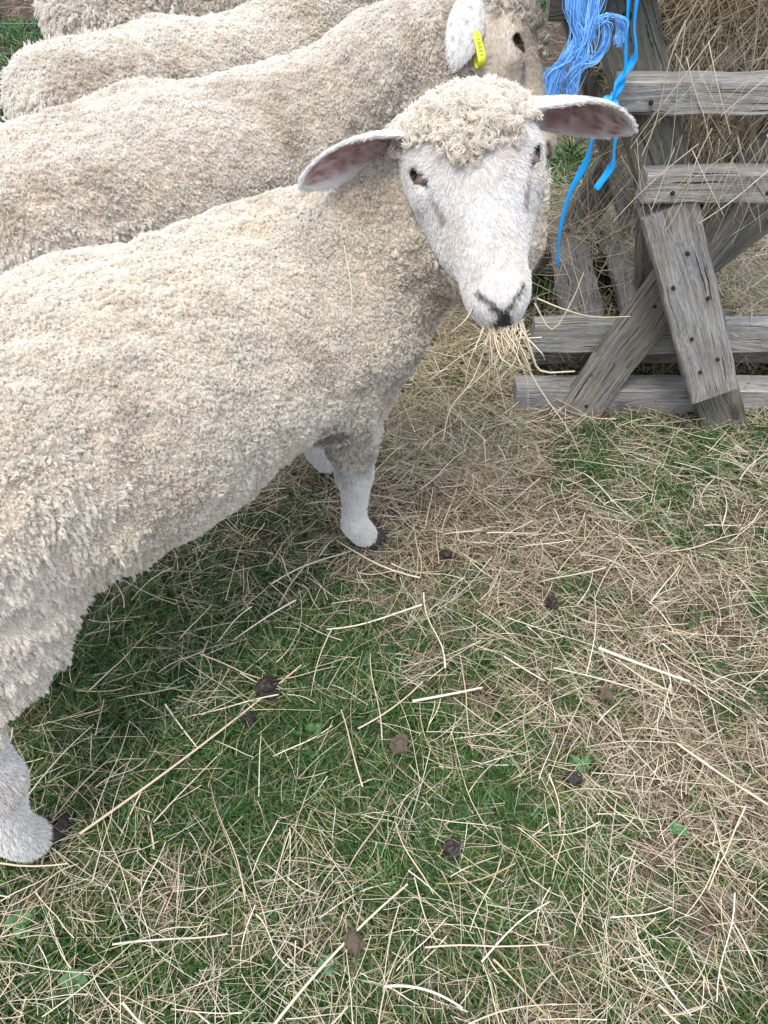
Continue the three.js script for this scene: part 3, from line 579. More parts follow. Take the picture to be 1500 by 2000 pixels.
  if (headG) sampleSurface(headG, o.head.density ?? 160000, R, (p, n) => {
    q.copy(p).applyMatrix4(Hi); const x = q.x, y = q.y, z = q.z, wl = woolOnHead(q);
    if (bodyField([p.x, p.y, p.z]) < -0.006) return;
    if (wl > R()) { if (R() < 0.42) short[Math.floor(R() * 8)].add(...lockAt(p, n, y > -0.125 ? 0.0155 : 0.011, y > -0.125 ? 0.012 : 0.009, 0.05, 0.8)); return; }
    if (cone([Math.abs(x), y, z], LID0, LID1, 0.0096, 0.0034) < 0) return;
    const c = faceTint(x, y, z); if (c[0] < 0.1 && R() < 0.8) return;
    const v = 0.86 + 0.26 * R(), wh = noise3(x * 18, y * 18, z * 18) * 0.8;
    dir.set(x * 9 + wh * 0.6, y < -0.14 ? -1 : -0.35, 0.0).transformDirection(H); dir.addScaledVector(n, -dir.dot(n)).normalize(); dir.addScaledVector(n, 0.30 + 0.3 * R()); dir.x += (R() - 0.5) * 0.45; dir.y += (R() - 0.5) * 0.45; dir.z += (R() - 0.5) * 0.45;
    const L = (y < -0.24 ? 0.0045 : 0.006) * (0.8 + 0.4 * R()); hair[Math.floor(R() * 5)].add(frame(p, dir, R() * 6.28, L, L, L), c[0] * v, c[1] * v, c[2] * v);
  });
  const fl = new THREE.Group(); fl.name = 'fleece'; fl.userData.kind = 'stuff'; root.add(fl);
  short.forEach((c, i) => c.m.length && c.build('curls', woolLocks[i], woolMat, fl));
  long.forEach((c, i) => c.m.length && c.build('staples', longLocks[i], woolMat, fl));
  if (hair.some((c) => c.m.length)) { const hg = new THREE.Group(); hg.name = 'short_hair'; hg.userData.kind = 'stuff'; root.add(hg); hair.forEach((c, i) => c.m.length && c.build('hairs', hairLocks[i], hairMat, hg)); }
  console.log('sheep', o.seed, short.reduce((a, c) => a + c.m.length, 0), long.reduce((a, c) => a + c.m.length, 0), hair.reduce((a, c) => a + c.m.length, 0));
  // ---- hooves: two claws each
  for (const [hx, hz] of [[o.hind ?? -0.37, o.hindZ ?? 0.11], [o.hindFar ?? -0.33, -0.11], [o.fore ?? 0.27, 0.095 + bend * 0.3], [o.foreFar ?? 0.33, -0.095 + bend * 0.3]]) {
    const claws = [-1, 1].map((s) => polygonise((p) => Math.max(smin(cone(p, [-0.012, 0.012, 0.012 * s], [0.026, 0.006, 0.009 * s], 0.016, 0.010), ball(p, [0, 0.018, 0.011 * s], [0.02, 0.018, 0.013]), 0.01), -p[1]), [-0.04, -0.01, -0.04], [0.05, 0.05, 0.04], 0.003));
    const g = mergeGeometries(claws); g.scale(0.95, 1.05, 0.92); g.translate((hx + 0.033) * k, 0.0, hz * k); mesh('hoof', g, hoofMat, root);
  }
  // ---- eyes and ears
  if (H) {
    const eyeWhite = new THREE.MeshPhysicalMaterial({ color: lin(0.035, 0.02, 0.012), roughness: 0.12, clearcoat: 1, clearcoatRoughness: 0.03 }), pup = new THREE.MeshPhysicalMaterial({ color: lin(0.006, 0.005, 0.005), roughness: 0.08, clearcoat: 1 }), amber = new THREE.MeshPhysicalMaterial({ color: lin(0.13, 0.066, 0.02), roughness: 0.15, clearcoat: 1, clearcoatRoughness: 0.03 });
    for (const s of [-1, 1]) {
      const g = new THREE.SphereGeometry(0.0165, 28, 20); const M = H.clone().multiply(new THREE.Matrix4().makeTranslation(s * EYE[0], EYE[1], EYE[2])); g.applyMatrix4(M);
      const eye = mesh('eye', g, eyeWhite, root);
      // iris and slit pupil lie on the ball, looking out to the side and forward
      const look = new THREE.Matrix4().makeRotationY(s * 0.72).multiply(new THREE.Matrix4().makeRotationX(-0.1));
      const ir = new THREE.SphereGeometry(0.01662, 24, 8, 0, 6.283, 0, 0.62); ir.rotateX(Math.PI / 2); ir.applyMatrix4(look); ir.applyMatrix4(M); mesh('iris', ir, amber, eye);
      const pg = new THREE.SphereGeometry(0.01672, 24, 8, 0, 6.283, 0, 0.56); pg.rotateX(Math.PI / 2); { const P = pg.attributes.position; for (let i = 0; i < P.count; i++) { const X = P.getX(i), Y = P.getY(i) * 0.62 + 0.002, z2 = Math.sqrt(Math.max(0, 0.01672 ** 2 - X * X - Y * Y)); P.setXYZ(i, X, Y, z2); } pg.computeVertexNormals(); }
      pg.applyMatrix4(look); pg.applyMatrix4(M); mesh('pupil', pg, pup, eye);
    }
    for (const e of o.ears) {
      const g = earGeo(e.len, e.wid, 1, e.cup ?? 1.15, e.fold ?? 0), ex = e.axes[0].clone().normalize(), ey = e.axes[1].clone().addScaledVector(ex, -e.axes[1].dot(ex)).normalize(), m = basis(ex, ey, V().crossVectors(ex, ey)); m.setPosition(e.root); g.applyMatrix4(m.premultiply(inv));
      const ear = mesh('ear', g, skinMat, root), hc = hairLocks.map(() => new Copies()), C = g.attributes.color.array;
      // fur on the ear, combed towards the tip
      const tip = e.axes[0].clone().transformDirection(inv); let cur = 0; const I = g.index.array, half = g.attributes.position.count / 2;
      for (let t = 0; t < I.length; t += 3) {
        const col = [0, 1, 2].map((m2) => (C[I[t] * 3 + m2] + C[I[t + 1] * 3 + m2] + C[I[t + 2] * 3 + m2]) / 3), inner = I[t] < half && I[t + 1] < half && I[t + 2] < half;
        const sub = new THREE.BufferGeometry(); sub.setAttribute('position', g.attributes.position); sub.setAttribute('normal', g.attributes.normal); sub.setIndex([I[t], I[t + 1], I[t + 2]]);
        sampleSurface({ attributes: g.attributes, index: { array: [I[t], I[t + 1], I[t + 2]] } }, inner ? 60000 : 260000, R, (p, n) => { dir.copy(tip).addScaledVector(n, inner ? 0.3 : 0.22); dir.x += (R() - 0.5) * 0.5; dir.y += (R() - 0.5) * 0.5; dir.z += (R() - 0.5) * 0.5; const v = 0.88 + 0.24 * R(), L = inner ? 0.005 : 0.008; hc[cur++ % 5].add(frame(p, dir, R() * 6.28, L, L, L), col[0] * v, col[1] * v, col[2] * v); });
      }
      const eg = new THREE.Group(); eg.name = 'ear_fur'; eg.userData.kind = 'stuff'; ear.add(eg); hc.forEach((c, i) => c.build('hairs', hairLocks[i], hairMat, eg));
      e.mesh = ear; e.inv = inv;
    }
  }
  return root;
}
const TURN = 47 * Math.PI / 180;
const s1 = makeSheep({
  label: 'cream woolly sheep in front, facing the camera with hay hanging from its mouth', at: [-0.306, -0.821], turn: TURN, size: 1.0, seed: 11, cell: 0.009, density: 235000, clump: 0.0058, shag: 0.0070,
  trunk: { bend: 0.035, belly: true }, fore: 0.27, foreFar: 0.36, hind: -0.425, hindZ: 0.165, hock: 0.032,
  neck: [[[0.28, 0.49, 0.04], 0.135], [[0.355, 0.565, 0.095], 0.112], [[0.405, 0.615, 0.145], 0.102]],
  head: { poll: V(0.088, 0.785, -0.978), nose: V(0.161, -0.616, 0.771), face: V(-0.06, 0.769, 0.633), density: 300000 },
  ears: [
    { root: V(0.022, 0.698, -0.978), len: 0.134, wid: 0.096, cup: 0.95, fold: -0.4, axes: [V(-0.126, -0.026, 0.055), V(-0.38, 0.40, -0.82)] },
    { root: V(0.168, 0.731, -0.994), len: 0.140, wid: 0.092, cup: 0.95, fold: 0.45, axes: [V(0.146, -0.024, -0.006), V(0.05, 0.52, -0.85)] }],
  stains: [[0.165, 0.345, 0.18, 0.055, 0.6], [0.225, 0.285, 0.14, 0.05, 0.26], [0.26, 0.235, 0.12, 0.055, 0.32], [0.30, 0.43, 0.20, 0.07, 0.22], [0.40, 0.46, 0.15, 0.05, 0.25]],
});
const s2ears = [{ root: V(0.140, 0.764, -1.41), len: 0.112, wid: 0.062, cup: 0.8, axes: [V(-0.035, -0.085, 0.08), V(0.0, 0.35, 0.9)] },
    { root: V(0.18, 0.72, -1.56), len: 0.11, wid: 0.058, axes: [V(-0.1, -0.3, -0.9), V(0, 0.9, -0.3)] }];
const s2 = makeSheep({
  label: 'cream sheep with a yellow ear tag, second from the front, head down at the rack', at: [-0.36, -1.48], turn: 39 * Math.PI / 180, size: 1.0, tone: [1.0, 1.005, 1.02], seed: 23, cell: 0.011, density: 130000, clump: 0.0062, shag: 0.0075, frizz: 0.8,
  neckWorld: [[V(-0.10, 0.50, -1.64), 0.14], [V(0.0, 0.58, -1.60), 0.125], [V(0.09, 0.64, -1.535), 0.110]],
  faceTone: [0.97, 0.90, 0.80], head: { poll: V(0.212, 0.786, -1.488), nose: V(0.33, -0.85, 0.40), face: V(0.83, 0.56, -0.05), density: 130000, cell: 0.0035 },
  ears: s2ears,
});
const s3 = makeSheep({
  label: 'pale sheep third from the front, only its bare rounded back in view', at: [-0.475, -2.16], turn: 35 * Math.PI / 180, size: 0.92, tone: [1.02, 1.03, 1.05], seed: 37, cell: 0.013, density: 75000, clump: 0.0078, shag: 0.0098, frizz: 0.8,
  neck: [[[0.33, 0.5, 0.0], 0.14], [[0.48, 0.56, 0.0], 0.11], [[0.56, 0.52, 0.0], 0.09]],
});
const s4 = makeSheep({
  label: 'farthest sheep at the top of the picture, greyish hindquarters by the wire fence', at: [-0.42, -2.62], turn: 25 * Math.PI / 180, size: 1.08, tone: [0.93, 0.93, 0.93], seed: 53, cell: 0.013, density: 48000, clump: 0.011, shag: 0.015, frizz: 0.7,
  neck: [[[0.33, 0.5, 0.0], 0.14], [[0.48, 0.56, 0.0], 0.11], [[0.56, 0.52, 0.0], 0.09]],
});
// yellow loop tag through the edge of the second sheep's ear
{
  const e = s2ears[0], ex = e.axes[0].clone().normalize(), ey = e.axes[1].clone().addScaledVector(ex, -e.axes[1].dot(ex)).normalize(), ez = V().crossVectors(ex, ey);
  const at = (a, b, c) => e.root.clone().addScaledVector(ex, a).addScaledVector(ey, b).addScaledVector(ez, -c).applyMatrix4(e.inv);
  const path = new THREE.CatmullRomCurve3([at(0.050, 0.010, 0.014), at(0.062, 0.011, 0.022), at(0.075, 0.009, 0.031), at(0.087, 0.006, 0.038), at(0.091, -0.003, 0.040), at(0.086, -0.012, 0.037), at(0.072, -0.014, 0.028)].map((v) => v));
  const n = 40, p = [], uv = [], idx = [], t = V(), out = V(), sd = V(), wdt = 0.0125, th = 0.0012, mid = at(0.07, 0.0, 0.02);
  const ax2 = ez.clone().multiplyScalar(-0.75).addScaledVector(ex, -0.66).transformDirection(e.inv);
  for (let k = 0; k <= n; k++) {
    const u = k / n, c = path.getPoint(u); t.copy(path.getTangent(u)); sd.copy(ax2).addScaledVector(t, -ax2.dot(t)).normalize(); out.crossVectors(t, sd).normalize();
    const w = wdt / 2 * Math.sqrt(clamp(1 - Math.pow(1 - clamp(u * 9), 2), 0.05, 1)) * Math.sqrt(clamp(1 - Math.pow(1 - clamp((1 - u) * 9), 2), 0.05, 1));
    for (const [a, b] of [[-1, 1], [1, 1], [1, -1], [-1, -1]]) { p.push(c.x + sd.x * w * a + out.x * th * b, c.y + sd.y * w * a + out.y * th * b, c.z + sd.z * w * a + out.z * th * b); uv.push(a * 0.5 + 0.5, 1 - u); }
    if (k < n) for (let j = 0; j < 4; j++) { const a = k * 4 + j, b = k * 4 + (j + 1) % 4; idx.push(a, b, a + 4, b, b + 4, a + 4); }
  }
  const g = new THREE.BufferGeometry(); g.setAttribute('position', new THREE.Float32BufferAttribute(p, 3)); g.setAttribute('uv', new THREE.Float32BufferAttribute(uv, 2)); g.setIndex(idx); g.computeVertexNormals();
  const cv = document.createElement('canvas'); cv.width = 64; cv.height = 512; const cx = cv.getContext('2d'); cx.fillStyle = '#d9dc3c'; cx.fillRect(0, 0, 64, 512); cx.fillStyle = '#6d6f1e'; cx.font = 'bold 40px sans-serif'; cx.textAlign = 'center';
  '10001'.split('').forEach((ch, i) => { cx.save(); cx.translate(32, 88 + i * 30); cx.rotate(Math.PI / 2); cx.fillText(ch, 0, 14); cx.restore(); });
  const tt = new THREE.CanvasTexture(cv); tt.colorSpace = THREE.SRGBColorSpace;
  mesh('ear_tag', g, matOf({ map: tt, roughness: 0.45, side: THREE.DoubleSide }), e.mesh).userData.label = 'yellow plastic loop ear tag with digits';
}

// ---------------------------------------------------------------- hay in the rack, on the pallet and on the ground beside it
{
  const R = rngOf(71), ax = (y) => 0.735 - 0.50 * y, bx = (y) => 0.425 + 0.41 * y;
  const core = polygonise((p) => { const [x, y, z] = p; return smax(smax(smax((ax(y) + 0.02 - x) * 0.9, (x - bx(y) + 0.03) * 0.92, 0.03), Math.max(z + 1.38, -1.80 - z), 0.03), y - 1.0, 0.03) + 0.022 * fbm(x * 14, y * 14, z * 14, 3); }, [0.15, 0.2, -1.9], [1.0, 1.08, -1.3], 0.014);
  const bale = tag(group('hay_bundle', V(0, 0, 0)), 'thick tangle of dry hay packed in the rack behind the rails', 'hay', null, 'stuff');
  mesh('packed_hay', core, matOf({ color: lin(0.24, 0.19, 0.10), roughness: 1 }), bale);
  const S = stalkLib.map(() => new Copies()), t = V(), q = V();
  const add = (p, d, L, col, fat = 1) => { const v = Math.floor(R() * stalkLib.length); S[v].add(frame(p, d, R() * 6.28, L * fat, L, L * fat), ...col); };
  sampleSurface(core, 42000, R, (p, n) => {
    if (p.z < -1.6 && R() < 0.7) return;
    t.set(R() - 0.5, R() - 0.5, R() - 0.5); t.addScaledVector(n, -t.dot(n) * 0.85).normalize(); q.copy(p).addScaledVector(n, -0.005 + 0.035 * R() * R());
    if (q.z > -1.350) q.z = -1.350; add(q, t, 0.035 + 0.10 * R(), hayMix(R), 0.9);
  });
  for (let k = 0; k < 420; k++) { const y = 0.50 + 0.42 * R(), x = mixN(ax(y) - 0.02, bx(y), R()), a = (R() - 0.5) * 1.6; add(V(x, y - 0.02, -1.345 + 0.01 * R()), V(Math.sin(a), -Math.cos(a), (R() - 0.5) * 0.15), 0.08 + 0.12 * R(), vary(pick(R, PALE), R, 0.25), 0.6); }
  for (let k = 0; k < 90; k++) { const y = pick(R, [0.70, 0.565]), x = 0.40 + 0.3 * R(), a = (R() - 0.5) * 1.5; add(V(x, y - 0.012 - 0.03 * R(), -1.248), V(Math.sin(a), -Math.cos(a), -0.06), 0.07 + 0.12 * R(), vary(pick(R, PALE), R, 0.2), 0.6); }
  S.forEach((c, i) => c.m.length && c.build('strands', stalkLib[i], strawMat, bale));
  const D = new Strands();   // fallen hay under and behind the rack
  for (let k = 0; k < 9000; k++) { const x = 0.36 + 0.8 * R(), z = -1.42 - 0.75 * R(), hp = 0.155 + 0.07 * R() * R(); if (x < 0.6 && z > -1.85 && R() < 0.94) continue; t.set(R() - 0.5, (R() - 0.5) * 0.35, R() - 0.5); D.add(V(x, hp, z), t, 0.03 + 0.10 * R(), R() * 6.28, hayMix(R), R, 0.9); }
  for (let k = 0; k < 2500; k++) { const x = 0.30 + 0.9 * R(), z = -1.43 - 0.25 * R(); t.set(R() - 0.5, (R() - 0.5) * 0.8, R() - 0.5); D.add(V(x, 0.01 + 0.12 * R(), z), t, 0.03 + 0.07 * R(), R() * 6.28, hayMix(R), R, 0.9); }
  for (let k = 0; k < 110; k++) { const x = 0.36 + 0.18 * R(), z = -1.40 - 0.3 * R(), a = (R() - 0.5) * 2.2; D.add(V(x, 0.2 + 0.32 * R(), z), V(Math.sin(a), -Math.cos(a), (R() - 0.5)), 0.08 + 0.12 * R(), R() * 6.28, vary(pick(R, PALE), R, 0.3), R, 0.55); }
  D.build('fallen_hay', 'loose fallen hay lying on and under the pallet', 'hay');
  const M = new Strands();
  for (let k = 0; k < 15000; k++) { const a = R() * 6.283, r = Math.sqrt(R()) * 0.48, x = 0.15 + r * Math.cos(a) * 0.8, z = -1.62 + r * Math.sin(a), hh = 0.10 * Math.max(0, 1 - r / 0.5) * (0.7 + 0.6 * noise3(x * 9, 2, z * 9)); if (x > 0.33 && z > -2) continue; t.set(R() - 0.5, (R() - 0.5) * 0.3, R() - 0.5); M.add(V(x, groundY(x, z) + hh * Math.sqrt(R()), z), t, 0.03 + 0.10 * R(), R() * 6.28, hayMix(R), R, 0.9); }
  M.build('hay_heap', 'low heap of trampled hay on the ground left of the pallet', 'hay');
}
{ // hay hanging from the front sheep's mouth
  const R = rngOf(77), g = tag(group('hay_tuft', V(0.139, 0.567, -0.793)), 'tuft of pale hay stalks hanging from the mouth of the front sheep', 'hay');
  const mats = PALE.map((c) => matOf({ color: lin(...c), roughness: 0.65 }));
  const add = (pts, r) => mesh('stalk', stalkGeo(new THREE.CatmullRomCurve3(pts).getPoints(9), (t) => r * (1 - 0.45 * t), 5), pick(R, mats), g);
  for (let k = 0; k < 40; k++) {
    const x0 = (R() - 0.5) * 0.05, L = 0.02 + 0.11 * R() * (0.4 + 0.6 * R()), sp = (R() - 0.5) * (R() < 0.3 ? 2.6 : 1.0) + x0 * 7, c = (R() - 0.5) * 0.03, dz = 0.012 + (R() - 0.4) * 0.03;
    add([V(x0 * 0.8, 0.012, -0.012), V(x0, -0.004, 0.006), V(x0 + sp * L * 0.4 + c, -L * 0.5, 0.006 + dz), V(x0 + sp * L * 0.9, -L, 0.004 + dz * 0.6)], 0.00045 + 0.0005 * R());
  }
  for (let k = 0; k < 26; k++) { const a = R() * 6.283, L = 0.014 + 0.022 * R(), c = V((R() - 0.5) * 0.034, -0.010 - 0.016 * R(), 0.004 + 0.008 * R()), d = V(Math.cos(a), Math.sin(a) * 0.8, (R() - 0.5) * 0.6), e = V(-d.y, d.x, 0.3 * (R() - 0.5)); add([c.clone().addScaledVector(d, -L), c.clone().addScaledVector(e, L * 0.35 * (R() - 0.5)), c.clone().addScaledVector(d, L)], 0.0005 + 0.0004 * R()); }
  add([V(0.02, 0.006, -0.01), V(0.035, -0.03, 0.01), V(0.05, -0.058, 0.01), V(0.095, -0.066, 0.0)], 0.0019);
  add([V(0.0, 0.006, -0.01), V(0.05, -0.08, 0.01), V(0.10, -0.15, 0.01), V(0.13, -0.21, 0.0)], 0.0009);
  add([V(-0.01, 0.006, -0.01), V(-0.03, -0.07, 0.01), V(-0.055, -0.115, 0.01), V(-0.062, -0.17, 0.01)], 0.0008);
  add([V(0.036, 0.03, -0.006), V(0.06, 0.028, 0.012), V(0.10, 0.012, 0.004), V(0.15, 0.004, -0.01)], 0.0010);
  add([V(0.034, 0.024, -0.006), V(0.055, 0.0, 0.012), V(0.075, 0.03, 0.0), V(0.085, 0.06, -0.01)], 0.0008);
  add([V(-0.034, 0.026, -0.006), V(-0.045, 0.014, 0.012), V(-0.060, -0.004, 0.01)], 0.0012);
}
{ // blue baler twine
  const R = rngOf(79), blue = matOf({ color: lin(0.22, 0.54, 0.97), roughness: 0.42, side: THREE.DoubleSide }), deep = matOf({ color: lin(0.015, 0.36, 0.85), roughness: 0.38, side: THREE.DoubleSide });
  const g = tag(group('frayed_twine', V(0.285, 0.757, -1.236)), 'frayed bunch of pale blue baler twine knotted on the rack post', 'twine');
  const bunch = (pts, n, w0, w1, rag) => {      // fibres in a few loose sub-strands following one path
    const o = { p: [], i: [] }, subs = Array.from({ length: 5 }, () => pts.map((_, i) => V((R() - 0.5) * 2, (R() - 0.5), (R() - 0.5)).multiplyScalar(mixN(w0, w1, i / (pts.length - 1)))));
    for (let k = 0; k < n; k++) {
      const sub = subs[k % 5], last = R() < 0.25 ? Math.max(2, pts.length - 1 - Math.floor(R() * 2)) : pts.length - 1, q = [];
      for (let i = 0; i <= last; i++) { const w = mixN(w0, w1, i / (pts.length - 1)) * 0.7 + (R() < 0.12 ? rag : 0); q.push(pts[i].clone().add(sub[i]).add(V((R() - 0.5) * 2 * w, (R() - 0.5) * w * (i === last ? 3 : 1), (R() - 0.5) * w))); }
      ribbon(new THREE.CatmullRomCurve3(q).getPoints(16), 0.0007 + 0.0009 * R(), R() * 6, R() * 5, o);
    }
    return mesh('twine_end', ribbonGeo(o), blue, g);
  };
  bunch([V(-0.020, 0.12, -0.006), V(-0.026, 0.037, 0.004), V(-0.006, 0.002, 0.006), V(-0.022, -0.025, 0.006), V(-0.041, -0.051, 0.006), V(-0.039, -0.078, 0.005), V(-0.034, -0.10, 0.004)], 130, 0.010, 0.009, 0.008);
  bunch([V(0.0, 0.12, -0.006), V(0.0, 0.037, 0.004), V(0.0, 0.0, 0.008), V(-0.006, -0.022, 0.008), V(-0.012, -0.05, 0.006), V(-0.012, -0.075, 0.005), V(-0.010, -0.10, 0.004)], 110, 0.007, 0.010, 0.010);
  bunch([V(0.0, 0.002, 0.006), V(0.011, 0.021, 0.008), V(0.026, 0.026, 0.008), V(0.041, 0.016, 0.008), V(0.045, -0.006, 0.006)], 60, 0.003, 0.006, 0.006);
  bunch([V(0.003, 0.006, 0.006), V(0.013, 0.020, 0.010), V(0.022, 0.012, 0.010), V(0.022, -0.014, 0.008), V(0.012, -0.030, 0.008), V(-0.006, -0.036, 0.008)], 55, 0.003, 0.008, 0.010);
  mesh('knot', polygonise((p) => smin(cone(p, [-0.006, 0.003, 0], [0.006, -0.002, 0.002], 0.0055, 0.005), cone(p, [-0.003, -0.006, 0.002], [0.003, 0.007, 0], 0.005, 0.0045), 0.004) + 0.0008 * noise3(p[0] * 400, p[1] * 160, p[2] * 400), [-0.03, -0.03, -0.03], [0.03, 0.03, 0.03], 0.0016), blue, g);
  const h = tag(group('twine', V(0.335, 0.67, -1.238)), 'bright blue flat twine tied round the upper rail with two hanging tails', 'twine');
  const tail = (name, pts, r) => mesh(name, stalkGeo(new THREE.CatmullRomCurve3(pts).getPoints(26), (t) => r * (0.9 + 0.12 * Math.sin(t * 19)), 7, 0.35), deep, h);
  tail('strand', [V(-0.002, 0, 0), V(0.012, 0.03, 0.002), V(0.006, 0.08, 0.0), V(-0.002, 0.14, -0.002), V(0.002, 0.21, -0.012)], 0.0068);
  tail('strand', [V(0.002, 0, 0.002), V(0.004, 0.026, 0.004), V(0.022, 0.06, 0.002), V(0.012, 0.10, 0.002), V(0.010, 0.15, 0), V(0.022, 0.21, -0.010)], 0.0062);
  tail('tail', [V(0, 0, 0.002), V(-0.016, -0.03, 0.004), V(-0.020, -0.08, 0.004), V(-0.038, -0.135, 0.004), V(-0.044, -0.20, 0.006), V(-0.038, -0.258, 0.004)], 0.0064);
  tail('tail', [V(0.002, 0, 0.002), V(0.016, -0.02, 0.004), V(0.018, -0.06, 0.004), V(0.020, -0.09, 0.004), V(0.002, -0.126, 0.006)], 0.0070);
  mesh('knot', polygonise((p) => smin(cone(p, [-0.007, 0.003, 0], [0.007, -0.003, 0.002], 0.006, 0.006), cone(p, [-0.003, -0.007, 0.002], [0.004, 0.008, 0], 0.005, 0.005), 0.004), [-0.02, -0.02, -0.02], [0.02, 0.02, 0.02], 0.0016), deep, h);
}
{ // stock fence behind the sheep
  const wire = matOf({ color: lin(0.10, 0.16, 0.15), roughness: 0.5, metalness: 0.3 }), f = tag(group('wire_fence', V(0, 0, -3.05)), 'green wire stock fence behind the sheep', 'fence');
  const cyl = (a, b, r) => stalkGeo([a, a.clone().lerp(b, 0.5), b], r, 6);
  for (let i = 0; i < 9; i++) mesh('line_wire', cyl(V(-3.2, 0.09 + i * 0.09, 0), V(2.6, 0.09 + i * 0.09, 0), 0.0016), wire, f);
  for (let i = 0; i < 38; i++) { const x = -3.11 + i * 0.15; mesh('stay_wire', cyl(V(x, 0.06, 0.003), V(x + 0.004, 0.84, 0.003), 0.0013), wire, f); }
  for (const x of [-3.2, 2.6]) mesh('post', plankGeo(V(x, -0.05, -0.05), V(x, 1.1, -0.05), 0.09, 0.09, FZ), woodBrown, f);
}
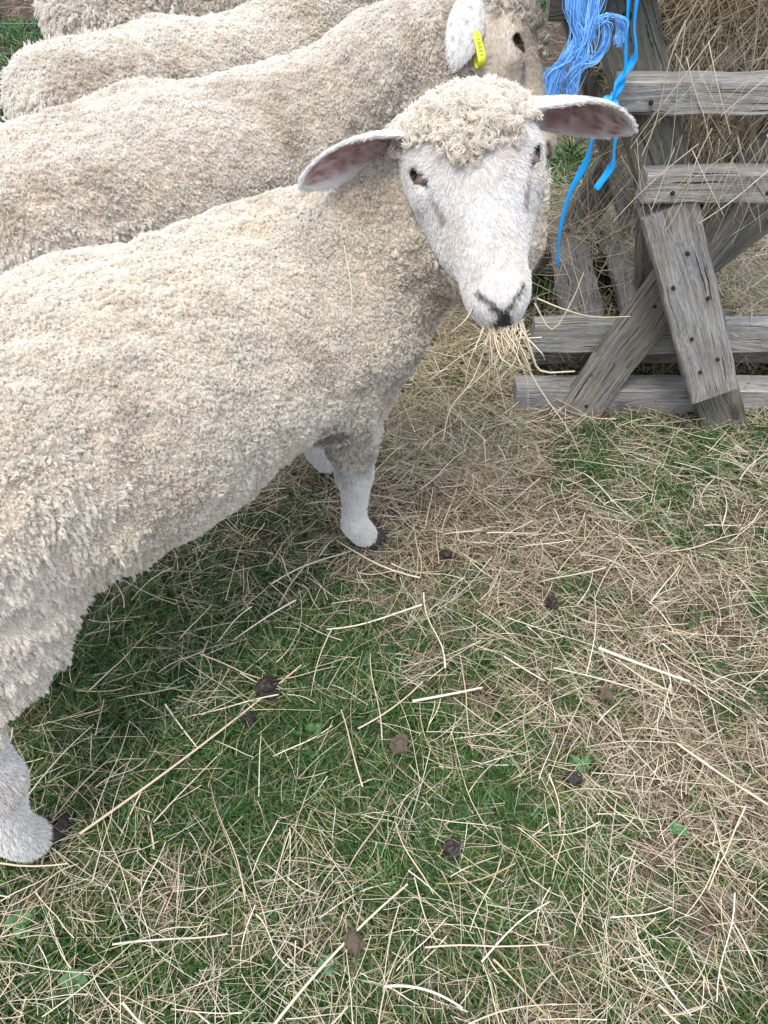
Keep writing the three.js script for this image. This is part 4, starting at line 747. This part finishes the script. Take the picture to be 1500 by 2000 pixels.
// ---------------------------------------------------------------- droppings, weeds and single stalks
{
  const R = rngOf(61), dark = matOf({ color: lin(0.022, 0.016, 0.012), roughness: 0.6 }), dry = matOf({ color: lin(0.10, 0.075, 0.05), roughness: 0.95 });
  const lump = (r, sd, rough) => polygonise((p) => { let d = ball(p, [0, r * 0.55, 0], [r, r * 0.75, r * 0.85]); for (let i = 0; i < 4; i++) { const a = i * 1.7 + sd; d = smin(d, ball(p, [Math.cos(a) * r * 0.45, r * (0.4 + 0.15 * Math.sin(sd + i)), Math.sin(a) * r * 0.45], [r * 0.6, r * 0.5, r * 0.55]), r * 0.25); } return d + r * rough * noise3(p[0] * 60 / r * 0.02 + sd, p[1] * 70, p[2] * 70); }, [-r * 1.5, -r, -r * 1.5], [r * 1.5, r * 1.9, r * 1.5], r / 7);
  for (const [x, z, r, m, label] of [
    [-0.179, -0.646, 0.019, dark, 'black crumbled dropping on the grass below the belly of the front sheep'], [0.023, -0.556, 0.0155, dry, 'round brown dropping alone in the middle of the grass'],
    [0.284, -0.815, 0.014, dark, 'dark dropping in the straw below the crossed legs of the rack'], [-0.038, -0.294, 0.015, dry, 'dry brown dropping near the bottom edge of the picture'],
    [0.266, -0.505, 0.012, dark, 'small black dropping beside the round-leaved weed at right'], [-0.432, -0.439, 0.014, dark, 'black dropping beside the hind hoof of the front sheep'],
    [-0.20, -0.593, 0.011, dark, 'small dark dropping just below the black crumbled one'], [0.089, -0.405, 0.014, dark, 'dark dropping under crossing hay stalks below the round brown one'],
    [0.111, -0.926, 0.012, dark, 'dark dropping in the straw right of the front hoof'], [0.34, -0.641, 0.012, dry, 'small brown dropping below the thick pale straw at right'],
    [-0.30, -0.535, 0.009, dry, 'tiny brown dropping left of the long diagonal stalk'], [0.47, -0.27, 0.016, dry, 'brown dropping near the bottom right corner of the picture']]) {
    const d = mesh('dropping', lump(r * 0.9, R() * 9, 0.30), m); d.position.set(x, groundY(x, z) + 0.015, z); d.rotation.y = R() * 6; tag(d, label, 'dropping', 'sheep droppings on the grass');
  }
  const leafMat = matOf({ color: lin(0.06, 0.14, 0.045), roughness: 0.5, side: THREE.DoubleSide });
  for (const [x, z, r, n, label] of [[0.281, -0.528, 0.024, 7, 'round-leaved weed beside a small black dropping at right'], [-0.452, -0.32, 0.032, 6, 'broad-leaved weed at the left edge below the hind hoof'], [0.395, -0.432, 0.022, 6, 'low leafy weed near the right edge of the grass'], [-0.366, -0.255, 0.03, 8, 'leafy weed in the bottom left corner of the picture'], [-0.099, -0.581, 0.026, 5, 'pale leafy weed left of the round brown dropping'], [-0.068, -0.272, 0.02, 6, 'small leafy weed at the bottom edge left of the middle']]) {
    const w = tag(group('weed', V(x, groundY(x, z) + 0.006, z)), label, 'weed', 'broad-leaved weeds in the grass');
    for (let k = 0; k < n * 2; k++) {
      const a = k * 2.4 + R(), L = r * (0.28 + 0.4 * R()), o = [], idx = [], nu = 6;
      for (let i = 0; i <= nu; i++) { const t = i / nu, wd = L * 0.34 * Math.pow(Math.sin(Math.PI * Math.pow(t, 0.7)), 0.8) + 0.0008, y = 0.3 * L * Math.sin(t * 2.2) + 0.004 + k * 0.0008; for (const e of [-1, 0, 1]) { const u = t * L, v = e * wd; o.push(Math.cos(a) * u - Math.sin(a) * v, y + Math.abs(e) * 0.12 * wd, Math.sin(a) * u + Math.cos(a) * v); } if (i < nu) { const b = i * 3; idx.push(b, b + 3, b + 1, b + 1, b + 3, b + 4, b + 1, b + 4, b + 2, b + 2, b + 4, b + 5); } }
      const g = new THREE.BufferGeometry(); g.setAttribute('position', new THREE.Float32BufferAttribute(o, 3)); g.setIndex(idx); g.computeVertexNormals(); mesh('leaf', g, leafMat, w);
    }
  }
  const straw = PALE.map((c) => matOf({ color: lin(...c), roughness: 0.55 }));
  const one = (a, b, r, bow, c, label, y = 0.03) => {
    const A = V(a[0], groundY(...a) + y, a[1]), Bp = V(b[0], groundY(...b) + y * 0.8, b[1]), mid = A.clone().lerp(Bp, 0.5), n = V(-(Bp.z - A.z), 0, Bp.x - A.x); mid.addScaledVector(n, bow);
    const o = mid.clone(), g = stalkGeo(new THREE.QuadraticBezierCurve3(A, mid, Bp).getPoints(10).map((v) => v.sub(o)), (t) => r * (1 - 0.3 * t), 7); const m = mesh('hay_stalk', g, straw[c]); m.position.copy(o); return tag(m, label, 'hay stalk', 'single long stalks on the grass');
  };
  one([0.344, -0.722], [0.472, -0.66], 0.0026, 0.02, 1, 'thickest pale yellow straw, lying on brown litter at right');
  one([0.043, -0.624], [0.151, -0.649], 0.0022, 0.01, 1, 'thick short straw above the round brown dropping');
  one([-0.148, -0.815], [-0.247, -0.742], 0.0015, 0.05, 3, 'pale straight stalk below the front hoof, tilted up to the right');
  one([-0.038, -0.576], [0.06, -0.66], 0.0014, 0.09, 2, 'bent tan stalk left of the thick short straw');
  one([0.189, -0.702], [0.248, -0.66], 0.0013, 0.02, 3, 'short pale stalk between the two thick straws');
  one([-0.40, -0.42], [-0.13, -0.69], 0.0019, 0.03, 2, 'long diagonal stalk across the green grass at left');
  one([-0.13, -0.20], [0.03, -0.36], 0.0018, -0.06, 0, 'long stalk rising from the bottom edge left of the middle');
  one([0.0, -0.245], [0.09, -0.225], 0.0017, -0.18, 1, 'curved pale stalk at the bottom edge right of the middle');
  one([-0.33, -0.62], [-0.27, -0.55], 0.0015, 0.02, 1, 'pale stalk on the green beside the hind leg of the front sheep');
  one([0.42, -0.55], [0.56, -0.44], 0.0016, 0.04, 0, 'long stalk at the right edge level with the leafy weed');
}
{ // a stalk caught in the fleece of the front sheep's shoulder
  const g = stalkGeo(new THREE.CatmullRomCurve3([V(-0.006, 0.046, -0.022), V(0.001, 0.012, 0.0), V(0.003, -0.012, 0.012), V(-0.001, -0.05, 0.022)]).getPoints(12), 0.0008, 5);
  const m = mesh('hay_stalk', g, matOf({ color: lin(0.66, 0.56, 0.36), roughness: 0.6 })); m.position.set(-0.042, 0.575, -0.86); tag(m, 'thin hay stalk caught in the shoulder wool of the front sheep', 'hay stalk');
}
renderer.render(scene, camera);
